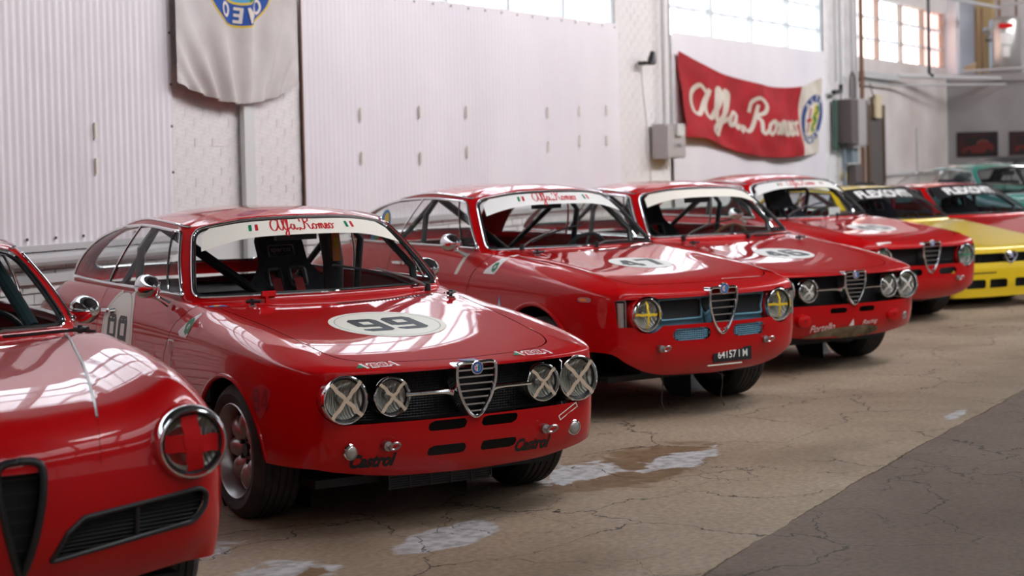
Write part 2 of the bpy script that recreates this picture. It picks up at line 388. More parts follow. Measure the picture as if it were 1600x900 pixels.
# ================================================================ cars
def box_art(w, h, step=.04): return fill([(-w/2, -h/2), (w/2, -h/2), (w/2, h/2), (-w/2, h/2)], step)
class Body:
    """lower shell and greenhouse of a coupe, from a few tables (car frame: +X nose, +Y left, Z up)"""
    def __init__(s, P):
        s.P = P
        s.out = cat([r[0] for r in P['out']], [r[1:] for r in P['out']])
        s.hz = spl(P['hz']); s.crown = spl(P['crown']); s.zcs = spl(P['zc']); s.side = spl(P['side']); s.front = spl(P['front'])
        s.zb = spl(P['zb']); s.B = cat([r[0] for r in P['B']], [r[1:] for r in P['B']]); s.T = cat([r[0] for r in P['T']], [r[1:] for r in P['T']])
        s.lower(); s.bvh = bvh_of(s.LV, s.LF)
    def H(s, x, y):
        h = s.hz(x) - s.crown(x) * (y / .7) ** 2
        for (x0, x1, yc, w, a) in s.P.get('bump', []):
            h = h + a * smoothstep(x0, x0 + .5, x) * (1 - smoothstep(x1 - .3, x1, x)) * np.exp(-((np.abs(y) - yc) / w) ** 2)
        st = s.P.get('step')
        if st:   # raised bonnet behind a low front panel
            fx = st[0] + st[3] * (y / .6) ** 2
            h = h + st[1] * smoothstep(fx + .012, fx - .012, x) * smoothstep(st[2] + .02, st[2] - .02, np.abs(y))
        return h
    def lower(s):
        P = s.P; uu = np.linspace(0, 1, 600); O = s.out(uu); seg = np.linalg.norm(np.diff(O, axis=0), axis=1)
        den = np.where(O[1:, 0] > -.5, 2.2, 1.0); al = np.concatenate([[0], np.cumsum(seg * den)]); n = P.get('nu', 130)
        u = np.interp(np.linspace(0, al[-1], n), al, uu); O = s.out(u); e = 1e-3
        T = (s.out(np.clip(u + e, 0, 1)) - s.out(np.clip(u - e, 0, 1))); T /= np.linalg.norm(T, axis=1)[:, None]
        T[0] = (0, 1); T[-1] = (0, -1); n2 = np.stack([-T[:, 1], T[:, 0]], 1)
        wf = smoothstep(.25, .92, -n2[:, 0]); X, Y = O[:, 0], O[:, 1]
        zc = s.zcs(X) * (1 - wf) + P['zcf'] * wf
        zb = np.where(X > -2, s.zb(Y) * wf + s.zb(9) * (1 - wf), P.get('sill', .18))
        zb = zb * (1 - smoothstep(-.9, -1.3, X)) + P.get('sill', .18) * smoothstep(-.9, -1.3, X) if True else zb
        a = s.P['a'](X) * (1 - wf) + P['af'] * wf; p = P['p'](X) * (1 - wf) + P['pf'] * wf
        rows = []
        def ring(inset, z): return np.stack([X + n2[:, 0] * inset, Y + n2[:, 1] * inset, z], 1)
        def ins(z): return s.side(z) * (1 - wf) + s.front(z) * wf
        rows.append(ring(ins(zb) + .04, zb + .01)); rows.append(ring(ins(zb) + .012, zb - .002))
        nb = P.get('nb', 30)
        for q in np.linspace(0, 1, nb): z = zb + (zc - zb) * q; rows.append(ring(ins(z), z))
        ic = ins(zc); na = 14
        for q in np.linspace(0, 1, na + 1)[1:]:
            q = q ** 1.3; r_ = ring(ic + a * q, zc); Hh = s.H(r_[:, 0], r_[:, 1]); r_[:, 2] = zc + (Hh - zc) * (1 - (1 - q) ** p) ** (1 / p); rows.append(r_)
        E_ = rows[-1].copy(); sp = np.clip(E_[:, 0], P['spine'][0], P['spine'][1])
        for t in np.linspace(0, 1, 19)[1:]:
            x = E_[:, 0] * (1 - t) + sp * t; y = E_[:, 1] * (1 - t); rows.append(np.stack([x, y, s.H(x, y)], 1))
        A = np.array(rows); A[:, 0, 1] = 0; A[:, -1, 1] = 0
        Mi = A[:, -2:0:-1].copy(); Mi[..., 1] *= -1; G = np.concatenate([A, Mi], 1); nr, nc = G.shape[:2]
        tag_ = np.repeat(np.arange(nr), nc)
        s.LV = np.concatenate([G.reshape(-1, 3), tag_[:, None]], 1); s.top_row = 2 + nb
        s.LF = [(i*nc+j, i*nc+(j+1) % nc, (i+1)*nc+(j+1) % nc, (i+1)*nc+j) for i in range(nr-1) for j in range(nc)]
    # greenhouse surface ---------------------------------------------------
    def G(s, a, q, off=0.):
        """a in [-3,3] round the cabin, q 0 belt .. 1 roof edge, 1..2 roof"""
        a = np.atleast_1d(np.asarray(a, float)); q = np.atleast_1d(np.asarray(q, float)); a, q = np.broadcast_arrays(a, q)
        aa = np.abs(a); sg = np.where(a < 0, -1, 1); B, T = s.B(aa), s.T(aa); qq = np.clip(q, 0, 1)[:, None]
        Pp = B * (1 - qq) + T * qq; bl = 4 * qq[:, 0] * (1 - qq[:, 0]); d = T - B
        sidew = smoothstep(.8, 1.15, aa) * (1 - smoothstep(1.9, 2.1, aa))
        Pp[:, 1] += bl * .022 * sidew; rw_ = smoothstep(1.55, 2.0, aa); Pp[:, 0] -= bl * .075 * rw_; Pp[:, 2] += bl * (.015 * (1 - sidew) + .045 * rw_); Pp[:, 0] += bl * .012 * (1 - smoothstep(.8, 1.1, aa))
        t = np.clip(q - 1, 0, 1); xs = np.clip(T[:, 0], *s.P['rspine'])
        Pp[:, 0] = Pp[:, 0] * (1 - t) + xs * t; Pp[:, 1] = Pp[:, 1] * (1 - t)
        Pp[:, 2] += (1 - (1 - t) ** 2.2) * (s.P['ztop'] - T[:, 2]) * (t > 0)
        c = np.array([s.P['rspine'][0] * .5 + s.P['rspine'][1] * .5, 0, .6]); 
        if off:
            dd = Pp - c; dd[:, 0] *= .6; dd /= np.linalg.norm(dd, axis=1)[:, None]; Pp = Pp + dd * off
        Pp[:, 1] *= sg
        return Pp
    @staticmethod
    def met(a): a = np.abs(a); return np.where(a < 1, .68 * a, .68 + 1.9 * (a - 1))
    @staticmethod
    def imet(m): return np.where(m < .68, m / .68, 1 + (m - .68) / 1.9)
    def green(s):
        a = np.concatenate([np.linspace(0, .8, 26), np.linspace(.82, 1.15, 16), np.linspace(1.2, 1.85, 26), np.linspace(1.88, 2.12, 12), np.linspace(2.18, 3, 16)])
        a = np.concatenate([a, -a[-2:0:-1]]); q = np.concatenate([np.linspace(-.06, 1, 26), 1 + np.linspace(0, 1, 18)[1:] ** 1.3])
        A, Q = np.meshgrid(a, q); Pp = s.G(A.ravel(), Q.ravel()); 
        low = (Q.ravel() < 0); Pp[low, 2] += Q.ravel()[low] * .3
        V = np.concatenate([Pp, A.ravel()[:, None], Q.ravel()[:, None]], 1); nc = len(a)
        F = [(i*nc+j, i*nc+(j+1) % nc, (i+1)*nc+(j+1) % nc, (i+1)*nc+j) for i in range(len(q)-1) for j in range(nc)]
        # seam faces where |a| jumps sign are fine: both ends share a=0 / a=3
        return V, F
    def pt(s, m, h, sgn=1, off=0.): return s.G(sgn * s.imet(np.asarray(m, float)), np.asarray(h, float) / .48, off)

def car_glass(b, root, V, F, poly, rear, name, m, trim, sgn=1, zone=None):
    pass

def build_gt(name, P, label, pose, paint=RED, cfg=None, dz=0.):
    """one complete car; returns its root Empty. cfg: dict of what this car wears"""
    cfg = cfg or {}; b = P if isinstance(P, Body) else Body(P); P = b.P
    root = empty(name, label, 'car', (pose[0], pose[1], 0), pose[2], cfg.get('group'))
    up = Vector((0, 0, dz)); objs = []
    def done(mb, nm, parent=root, **kw):
        o = mb.obj(nm, parent, **kw)
        if parent is root: o.location.z = dz if not kw.get('ground') else 0
        return o
    V, F = b.LV, b.LF; X, Y, Z = V[:, 0], V[:, 1], V[:, 2]
    # ---- panels cut from the shell
    def cut(V, F, fn): return clip(V, F, fn(V))
    arcs = P['arch']
    def f_arch(V):
        f = np.full(len(V), -1.)
        for (cx, cz, r) in arcs: f = np.maximum(f, np.where(np.abs(V[:, 1]) > .42, r - np.hypot(V[:, 0] - cx, V[:, 2] - cz), -1))
        return np.where(V[:, 3] < b.top_row + 10, f, -1)
    V, F = cut(V, F, f_arch)
    cab = np.array([b.B(u) for u in np.linspace(0, 3, 60)])[:, :2]; cab = np.concatenate([cab, cab[-2:0:-1] * [1, -1]]); 
    cabin = cab.copy()
    V, F = cut(V, F, lambda V: np.where(V[:, 2] > P['zcab'], .018 - psdf(V[:, :2], cabin) - .036, -1))
    hood = P['hood']; g = P.get('gap', .0028)
    def f_hood(V): return np.where(V[:, 3] >= b.top_row - 1, psdf(V[:, :2], hood), 1.)
    HV, HF = cut(V, F, lambda V: f_hood(V) + g); V, F = cut(V, F, lambda V: g - f_hood(V))
    doors = []
    for sg in (-1, 1):
        def f_door(V, sg=sg): return np.maximum(psdf(V[:, [0, 2]], P['door']), .5 - V[:, 1] * sg)
        doors.append((sg, cut(V, F, lambda V: f_door(V) + g * .8))); V, F = cut(V, F, lambda V: g * .8 - f_door(V))
    for poly in P['holes']:      # openings in the nose, given in (y, z)
        V, F = cut(V, F, lambda V: np.where((V[:, 0] > -.35) & (V[:, 3] < b.top_row + 12), -psdf(V[:, 1:3], poly), -1))
    mb = MB(); mb.add(V, F, paint)
    # greenhouse
    GV, GF = b.green(); ws, sw, rw = P['win_f'], P['win_s'], P['win_r']
    mm = b.met(GV[:, 3]); hh = GV[:, 4] * .48
    def fw(V): return psdf(np.stack([b.met(V[:, 3]), V[:, 4] * .48], 1), ws)
    def fs(V): return psdf(np.stack([b.met(V[:, 3]), V[:, 4] * .48], 1), sw)
    def fr(V): return psdf(np.stack([(3 - np.abs(V[:, 3])) * .65, V[:, 4] * .48], 1), rw)
    BV, BF = GV, GF
    for f_ in (fw, fs, fr): BV, BF = clip(BV, BF, -f_(BV))
    mb.add(BV, BF, cfg.get('roof', paint))
    # folded wheel-arch lips
    for (cx, cz, r) in arcs:
        for sg in (-1, 1):
            pts = []
            for k in range(33):
                an = R(-20 + 220 * k / 32); p = Vector((cx + (r + .006) * math.cos(an), sg * 1.2, cz + (r + .006) * math.sin(an)))
                h = b.bvh.ray_cast(p, Vector((0, -sg, 0)))
                if h[0] is not None and abs(h[0].y) > .5: pts.append(h[0] + Vector((0, -sg * .004, 0)))
            mb.tube(pts, cfg.get('lip', .012), paint, 8)
    body = done(mb, 'body_shell')
    hm = MB(); hm.add(HV, HF, paint); done(hm, 'hood')
    for sg, (dv, df) in doors:
        d = MB(); d.add(dv, df, paint); d.obj('door', root).location.z = dz
    bv = b.bvh
    # ---- glass
    wg, wf_ = clip(GV, GF, fw(GV)); m = MB(); m.add(wg, wf_, cfg.get('wglass', GLASS)); wsh = done(m, 'windshield')
    tr = MB(); W = densify(ws, .03); Wm = np.array([w for w in W]); 
    # windscreen outline over both halves
    keep = [w for w in W if w[0] >= 0]; keep = [w for w in W]
    half = [w for w in W if w[0] > .0]
    ordr = sorted(half, key=lambda w: math.atan2(w[1] - .24, w[0])); loop = ordr + [np.array([-w[0], w[1]]) for w in ordr[::-1]]
    pts = [b.G(math.copysign(float(b.imet(abs(w[0]))), w[0]), w[1] / .48, .004)[0] for w in loop]
    trimm = cfg.get('trim', CHROME)
    tr.tube(pts, .0085, trimm, 8, closed=True); tr.obj('windshield_trim', wsh)
    seal = MB(); seal.tube([b.G(math.copysign(float(b.imet(abs(w[0]))), w[0]), .24/.48 + (w[1] - .24) / .48 * .965, .0)[0] * np.array([1, .985, 1]) for w in loop], .008, SATIN, 6, closed=True)
    seal.obj('windshield_seal', wsh)
    for sg in (-1, 1):
        sv, sf = clip(GV, GF, np.where(GV[:, 3] * sg > 0, fs(GV), 1.)); m = MB(); m.add(sv, sf, cfg.get('sglass', GLASS)); so = done(m, 'side_window')
        t = MB(); t.tube([b.G(sg * float(b.imet(w[0])), w[1] / .48, .003)[0] for w in densify(sw, .03)], .008, trimm, 8, closed=True)
        for (m0, h0, m1, h1, rr) in P['bars']:
            t.tube([b.G(sg * float(b.imet(m0 + (m1-m0) * k / 8)), (h0 + (h1-h0) * k / 8) / .48, .004)[0] for k in range(9)], rr, trimm, 6)
        t.obj('window_frame', so)
        # rain gutter bright strip
        gt = MB(); gt.tube([b.G(sg * k, 1.0, .004)[0] for k in np.linspace(.97, 2.0, 40)] , .006, trimm, 6); gt.obj('drip_rail', body)
    rv, rf = clip(GV, GF, fr(GV)); m = MB(); m.add(rv, rf, GLASS); rwo = done(m, 'rear_window')
    half = sorted([w for w in densify(rw, .03) if w[0] > 0], key=lambda w: math.atan2(w[1] - .24, w[0])); loop = half + [np.array([-w[0], w[1]]) for w in half[::-1]]
    t = MB(); t.tube([b.G(math.copysign(3 - abs(w[0]) / .65, w[0]), w[1] / .48, .003)[0] for w in loop], .009, trimm, 6, closed=True); t.obj('rear_window_trim', rwo)
    # ---- sun strip
    if cfg.get('strip'):
        m = MB(); c = cfg['strip']; lo, hi = c.get('h', (.335, .44)); V2 = []; FF = []; n = 60
        hw = .605
        for i in range(n + 1):
            mx = -hw + 2 * hw * i / n; l2 = lo - c.get('drop', .05) * abs(mx / hw) ** 4
            hi2 = hi - .05 * max(0, abs(mx) - .55) / .055 * .9
            for k in range(7): V2.append((mx, l2 + (hi2 - l2) * k / 6))
        V3 = [b.G(math.copysign(float(b.imet(abs(x))), x), y / .48, .003)[0] for x, y in V2]
        FF = [(i*7+k, (i+1)*7+k, (i+1)*7+k+1, i*7+k+1) for i in range(n) for k in range(6)]
        m.add(V3, FF, c.get('m', CREAM))
        def wpos(art, mm_, off=.0045):
            v, f = art; m.add([b.G(math.copysign(float(b.imet(abs(x))), x) if x else 1e-6, y / .48, off)[0] for x, y in v], f, mm_)
        yc = (lo + hi) / 2 + .005
        if c.get('script'): wpos(tf(script(.40, .26), 0, (0.0, yc)), REDV)
        if c.get('flags'):
            for fx in (-.30, .30):
                for j, mf in enumerate((GREENV, WHITE, REDV)): wpos(tf(fill([(-.012,-.02),(.006,-.02),(.012,.02),(-.006,.02)], .02), 0, (fx + (j - 1) * .019, yc)), mf)
        if c.get('text'): wpos(tf(text(c['text'], .115, shear=-.12, bold=.05, width=.86), 0, (0, yc - .01)), WHITE)
        m.obj('sun_strip', wsh, label=c.get('label', 'cream sun strip across the top of the windshield'))
    # ---- wheels
    for i, (cx, cz, r) in enumerate(arcs):
        for sg in (-1, 1):
            make_wheel(root, (P['wheelx'][i], sg * P['track'], P['wr']), P['wr'], P['ww'], sg, cfg.get('wheel', 'petal'))
    # wheel wells, pan, firewall
    for (cx, cz, r) in arcs:
        for sg in (-1, 1):
            m = MB(); M = Matrix.Translation((cx, 0, cz)) @ Matrix.Rotation(R(90), 4, 'Z')
            m.lathe([(r + .012, sg * .70), (r + .012, sg * .40), (.0, sg * .40)], BLACK, 28, M, R(-90 - 0), R(90))
            m.lathe([(r + .012, sg * .70), (r + .012, sg * .40), (.0, sg * .40)], BLACK, 28, M, R(90), R(270)) if False else None
            o = done(m, 'wheel_well')
    x0, x1 = P['out'][0][1], P['out'][-1][1]
    m = MB(); m.box((x1 + .25, -.58, .20), (x0 - .35, .58, .235), BLACK); done(m, 'floor_pan')
    m = MB(); fwx = P['B'][0][1] - .02; m.box((fwx - .04, -.62, .22), (fwx, .62, P['hz_cowl'] - .05), BLACK)
    m.box((x0 - .62, -.38, .24), (x0 - .3, .38, .60), BLACK); m.box((fwx, -.40, .3), (x0 - .62, .40, .50), BLACK); done(m, 'firewall_and_light_block')  # dark engine-bay boxes added behind the nose to stop light leaks
    m = MB(); bx = P['B'][-1][1] + .35
    m.box((bx - .5, -.6, P['hz_cowl'] - .10), (bx + .25, .6, P['hz_cowl'] - .06), TRIMB); m.box((bx + .25, -.6, .25), (bx + .27, .6, P['hz_cowl'] - .06), TRIMB)
    done(m, 'parcel_shelf')
    interior(b, root, dz, P, cfg)
    return root, b, done

def make_wheel(root, loc, r, w, sg, style):
    m = MB(); M = Matrix.Translation(loc) @ Matrix.Rotation(R(90 * sg), 4, 'Z'); h = w / 2
    rr = r - .092
    prof = [(rr - .006, -h + .012), (rr + .012, -h - .004), (r - .045, -h - .012), (r - .018, -h + .004), (r - .004, -h + .022)]
    k = 5; tw = w - .044
    for i in range(k):
        a = -h + .022 + tw * i / k; c = tw / k
        prof += [(r, a + .003), (r, a + c - .008), (r - .006, a + c - .006), (r - .006, a + c - .001)]
    prof += [(r - .004, h - .022), (r - .018, h - .004), (r - .045, h + .012), (rr + .012, h + .004), (rr - .006, h - .012)]
    m.lathe(prof, RUBBER, 56, M); t = m.obj('wheel', root)
    m = MB(); o = h - .004     # outer face at +h along local X after rotation
    m.lathe([(rr + .006, o + .006), (rr + .001, o + .010), (rr - .008, o), (rr - .014, o - .02), (rr - .020, o - .03), (rr - .024, o - .055), (rr - .028, o - .12), (rr - .02, -h + .02), (rr, -h)], ALLOY if style != 'dark' else SATIN, 48, M)
    if style in ('petal', 'dark'):
        am = ALLOY if style == 'petal' else SATIN
        m.lathe([(rr - .033, o - .11), (.07, o - .125), (.0, o - .125)], BLACK, 32, M)
        n = 8
        for i in range(n):
            an = 2 * math.pi * i / n; d = Vector((0, math.cos(an), math.sin(an))); e = Vector((0, -math.sin(an), math.cos(an)))
            V = []; F = []; ns, nt = 9, 7
            for a in range(ns + 1):
                q = a / ns; rad = .052 + (rr - .072) * q; wd = .012 + .032 * math.sin(math.pi * min(q * .8 + .12, 1)) ; hgt = .035 * math.sin(math.pi * q) ** .6 if 0 < q < 1 else 0
                for c in range(nt + 1):
                    s_ = -1 + 2 * c / nt; V.append(M @ (d * rad + e * (wd * s_) + Vector((o - .062 + hgt * math.sqrt(max(0, 1 - s_ * s_)), 0, 0))))
            for a in range(ns):
                for c in range(nt): k_ = a * (nt + 1) + c; F.append((k_, k_ + 1, k_ + nt + 2, k_ + nt + 1))
            m.add(V, F, am)
        m.lathe([(.066, o - .10), (.066, o - .07), (.045, o - .062), (.03, o - .062)], am, 24, M)
        m.lathe([(.03, o - .10), (.03, o - .045), (.0, o - .043)], SATIN, 20, M)
        for i in range(5):
            an = 2 * math.pi * i / 5; m.lathe([(.011, 0), (.011, .022), (0, .024)], SATIN, 8, M @ Matrix.Translation((o - .068, .053 * math.cos(an), .053 * math.sin(an))))
    m.obj('rim', t)
    return t

def interior(b, root, dz, P, cfg):
    """dash, seat, cage, steering wheel seen through the glass"""
    zc = P['hz_cowl']; bx = P['B'][0][1]
    def done(mb, nm, parent=root, **kw):
        o = mb.obj(nm, parent, **kw)
        if parent is root: o.location.z = dz
        return o
    m = MB(); V = []; F = []; n = 12
    for i in range(n + 1):
        y = -.63 + 1.26 * i / n; fx = -.10 * (y / .63) ** 2
        for (x, z) in ((bx - .03 + fx, zc - .03), (bx - .20, zc + .0), (bx - .36, zc - .02), (bx - .38, zc - .08), (bx - .34, zc - .22)): V.append((x, y, z))
    for i in range(n):
        for k in range(4): a = i * 5 + k; F.append((a, a + 1, a + 6, a + 5))
    m.add(V, F, TRIMB); done(m, 'dashboard')
    # steering wheel, car left
    m = MB(); c = Vector((bx - .50, .34, zc + cfg.get('swz', -.09))); M = Matrix.Translation(c) @ Matrix.Rotation(R(22), 4, 'Y')
    ring = [M @ Vector((0, .185 * math.cos(a), .185 * math.sin(a))) for a in np.linspace(0, 2 * math.pi, 41)[:-1]]
    m.tube(ring, .013, cfg.get('wheelrim', SATIN), 8, closed=True)
    for a in (0, 2.1, 4.2): m.tube([M @ Vector((0, 0, 0)), M @ Vector((0, .18 * math.cos(a + 1.57), .18 * math.sin(a + 1.57)))], .009, STEEL, 6)
    m.lathe([(.04, .0), (.03, -.02), (0, -.025)], SATIN, 16, M); m.tube([M @ Vector((0, 0, 0)), M @ Vector((.3, 0, -.02))], .018, BLACK, 8)
    done(m, 'steering_wheel')
    # mirror
    m = MB(); mx = b.T(0)[0] - .03; m.box((mx - .03, -.10, b.T(0)[2] - .13), (mx, .12, b.T(0)[2] - .07), SATIN); m.tube([(mx, 0, b.T(0)[2] - .09), (mx + .03, 0, b.T(0)[2] - .02)], .006, SATIN, 6)
    done(m, 'rear_view_mirror')
    seats = cfg.get('seats', [.33]); sx = bx - .88 + cfg.get('seatx', 0)
    for sy in seats:
        if cfg.get('bucket', True):
            m = MB(); prof = [(.30,0),(.30,.25),(.25,.42),(.29,.52),(.25,.64),(.17,.74),(.16,.86),(.11,.93),(-.11,.93),(-.16,.86),(-.15,.72),(-.27,.62),(-.29,.52),(-.24,.42),(-.30,.25),(-.30,0)]
            outl = rpoly(prof, .04, 4); sc = .93; V2, F2 = fill(outl, .03)
            holes = [rpoly([(x0, .60), (x0 + .10, .60), (x0 + .10, .70), (x0, .70)], .02, 3) for x0 in (-.135, .035)]
            for hpoly in holes: V2, F2 = clip(V2, F2, -psdf(V2[:, :2], hpoly))
            wf_ = cfg.get('seatw', 1.0)
            def wrap(x, z, t): return (sx - .30 * z * sc + .10 * (x / .3) ** 2 + .03 * math.sin(z * 5) + t, sy + x * sc * wf_, .36 + z * sc)
            m.add([wrap(x, z, .03) for x, z in V2], F2, SEATF); m.add([wrap(x, z, -.03) for x, z in V2], [f[::-1] for f in F2], SEATF)
            o3 = densify(outl, .05); k = len(o3); m.add([wrap(x, z, .03) for x, z in o3] + [wrap(x, z, -.03) for x, z in o3], [(i, i + k, (i + 1) % k + k, (i + 1) % k) for i in range(k)], SEATF)
            for hp in holes: m.tube([wrap(x, z, .034) for x, z in hp], .012, DGREY, 6, closed=True)
            m.box((sx + .0, sy - .25, .30), (sx + .52, sy + .25, .42), SEATF)
            m.box((sx + .0, sy - .28, .30), (sx + .50, sy - .24, .52), SEATF); m.box((sx + .0, sy + .24, .30), (sx + .50, sy + .28, .52), SEATF)
            if cfg.get('sparco'):
                fr = rpoly([(-.085, -.03), (.085, -.03), (.085, .03), (-.085, .03)], .012, 3)
                m.tube([wrap(x / sc, .80 + z / sc, .036) for x, z in densify(fr, .02)], .0035, STEEL, 4, closed=True)
                tv, tF = text('sparco', .026, bold=.02, width=.135); m.add([wrap(x / sc, .80 + z / sc, .036) for x, z in tv], tF, STEEL)
            s_o = done(m, 'seat')
            if cfg.get('belts', True):
                for x0 in (-.08, .08):
                    bm_ = MB(); P0 = [wrap(x0, z, t) for z, t in ((.66, -.05), (.645, .05), (.55, .06), (.3, .08), (.1, .16))]
                    V = []; 
                    for p in P0: V += [(p[0], p[1] - .026, p[2]), (p[0], p[1] + .026, p[2])]
                    bm_.add(V, [(2*i, 2*i+1, 2*i+3, 2*i+2) for i in range(4)], RBELT); bm_.obj('harness_strap', s_o)
        else:
            m = MB(); V2, F2 = fill(rpoly([(-.25, 0), (.25, 0), (.24, .42), (.18, .5), (-.18, .5), (-.24, .42)], .06, 4), .04)
            for t, rv in ((.05, 1), (-.06, -1)): m.add([(sx - .22 * z + t * (1 - (x / .3) ** 2), sy + x, .40 + z) for x, z in V2], [f[::rv] for f in F2], SEATF)
            m.box((sx, sy - .24, .30), (sx + .48, sy + .24, .45), SEATF); done(m, 'seat')
    if cfg.get('cage', True):
        cm = cfg.get('cagem', SATIN); m = MB(); g = b.G
        for sg in (-1, 1):
            A = g(sg * 1.10, .25)[0] * [1, .90, 1]; Bp = g(sg * 1.10, .93)[0] * [1, .88, 1]; C_ = g(sg * 1.45, .93)[0] * [1, .9, 1]; D = g(sg * 1.5, .0)[0] * [1, .88, 1]; D[2] = .30
            A0 = A.copy(); A0[2] = .3; A0[0] += .12
            m.tube([A0, A, Bp * [1, 1, 1], C_], .02, cm, 8); m.tube([C_, (C_[0], D[1], C_[2] - .12), D], .02, cm, 8)
            E_ = g(sg * 2.0, .1)[0] * [1, .85, 1]; m.tube([C_, (E_[0] + .1, E_[1], .72)], .018, cm, 8)
        L0 = g(1.45, .93)[0] * [1, .9, 1]; L1 = L0 * [1, -1, 1]; m.tube([L0, L1], .02, cm, 8)
        m.tube([(L1[0], L1[1], L1[2]), (L0[0] + .1, .45, .55)], .026, cm, 8); m.tube([(L0[0], -.6, .78), (L0[0], .6, .78)], .018, cm, 8)
        done(m, 'roll_cage')

def lamp(root, dz, c, r, tape=None, kind='x', ring=CHROME, nm='headlamp', depth=.09, tilt=0, pod=False):
    """round lamp facing +X at c; r outer radius of the bright rim"""
    M = Matrix.Translation(c) @ Matrix.Rotation(tilt, 4, 'Z')
    m = MB(); m.lathe([(r * .98, -depth), (r, -.02), (r, -.004), (r * .975, .006), (r * .93, .008), (r * .885, .0), (r * .87, -.012)], ring, 40, M)
    h = m.obj(nm, root); h.location.z = dz
    m = MB(); m.lathe([(r * .885, -.004), (r * .80, -.014)], SATIN, 36, M)
    q = r * .80; m.lathe([(q, -.014), (q * .85, -.04), (q * .55, -.062), (q * .2, -.07), (0.0, -.07)], REFL, 32, M)
    m.lathe([(q * .22, -.07), (q * .2, -.045), (0.0, -.04)], STEEL, 14, M); m.obj('reflector', h)
    m = MB(); dome = lambda t: -.014 + .020 * (1 - t * t)
    m.lathe([(q * t, dome(t)) for t in (1, .9, .75, .55, .3, 0)], LENSG, 36, M); m.obj('lens', h)
    if tape:
        t_ = MB(); w = r * tape[1]
        for j, an in enumerate(tape[2]):
            V = []; n = 16; ext = r * tape[3]
            for i in range(n + 1):
                s_ = -ext + 2 * ext * i / n; wob = .002 * math.sin(i * 1.3 + c[1] * 9 + j)
                for e in (-w / 2, w / 2):
                    y = s_ * math.cos(an) - (e + wob) * math.sin(an); z = s_ * math.sin(an) + (e + wob) * math.cos(an); rad = math.hypot(y, z) / r
                    x = dome(min(1, rad / .8)) + .0025 + j * .0012 if tape[3] < .9 else .0105 + j * .0012
                    V.append(M @ Vector((max(x, -.012), -y, z)))
            F = [(2*i, 2*i+1, 2*i+3, 2*i+2) for i in range(n)]; t_.add(V, F, tape[0])
        t_.obj('tape_cross', h)
    return h

def shield(root, dz, c, w, hgt, bars=7, m_=CHROME, badge=.026, thick=.0085, dep=.07, badge_off=(0, -.02), barm=None, fill_m=BLACK, crest=False):
    """heart-shaped centre grille; c = middle of its top edge"""
    hw = w / 2; half = [(0, 0), (hw * .7, .002), (hw * .96, -.006), (hw, -.03), (hw * .97, -hgt * .35), (hw * .74, -hgt * .65), (hw * .38, -hgt * .9), (hw * .12, -hgt * .99), (0, -hgt)]
    hf = curve_pts(half, 4); P2 = hf + [np.array([-p[0], p[1]]) for p in hf[-2:0:-1]]
    C_ = Vector(c); m = MB(); W = lambda y, z, x=0.: (C_.x + x + z * .06, C_.y + y, C_.z + z)
    m.tube([W(p[0], p[1]) for p in P2], thick, m_, 8, closed=True, flat=1.25)
    k = len(P2); m.add([W(p[0] * 1.04, p[1] * 1.03, 0) for p in P2] + [W(p[0] * 1.10, p[1] * 1.02, -dep) for p in P2], [(i, (i+1) % k, (i+1) % k + k, i + k) for i in range(k)], m_)
    o = m.obj('grille_shield', root); o.location.z = dz
    V, F = fill(np.array(P2), .03); bm_ = MB(); bm_.add([W(p[0], p[1], -.045) for p in V], F, fill_m); bm_.obj('grille_backing', o)
    wid = lambda z: np.interp(-z, [-p[1] for p in hf], [p[0] for p in hf])
    for i in range(bars):
        z = -hgt * (.13 + .77 * i / (bars - 1)); y = float(np.interp(-z, [-p[1] for p in hf[6:]], [p[0] for p in hf[6:]])); q = MB()
        q.box((C_.x + z * .06 - .022, C_.y - y, C_.z + z - .0035), (C_.x + z * .06 - .002, C_.y + y, C_.z + z + .0035), barm or m_); q.obj('grille_bar', o)
    if badge:
        bd = MB(); B0 = Vector(W(badge_off[0], badge_off[1], .008)); bd.lathe([(badge * 1.12, -.012), (badge * 1.12, .002), (badge, .004)], m_, 24, Matrix.Translation(B0))
        for art, mt, off in emblem(badge, False): place(bd, art, mt, B0 + Vector((.003, 0, 0)), (0, 1, 0), (0, 0, 1), off=off * .4 + .001)
        bd.obj('badge', o, label='small round blue and gold emblem')
    return o

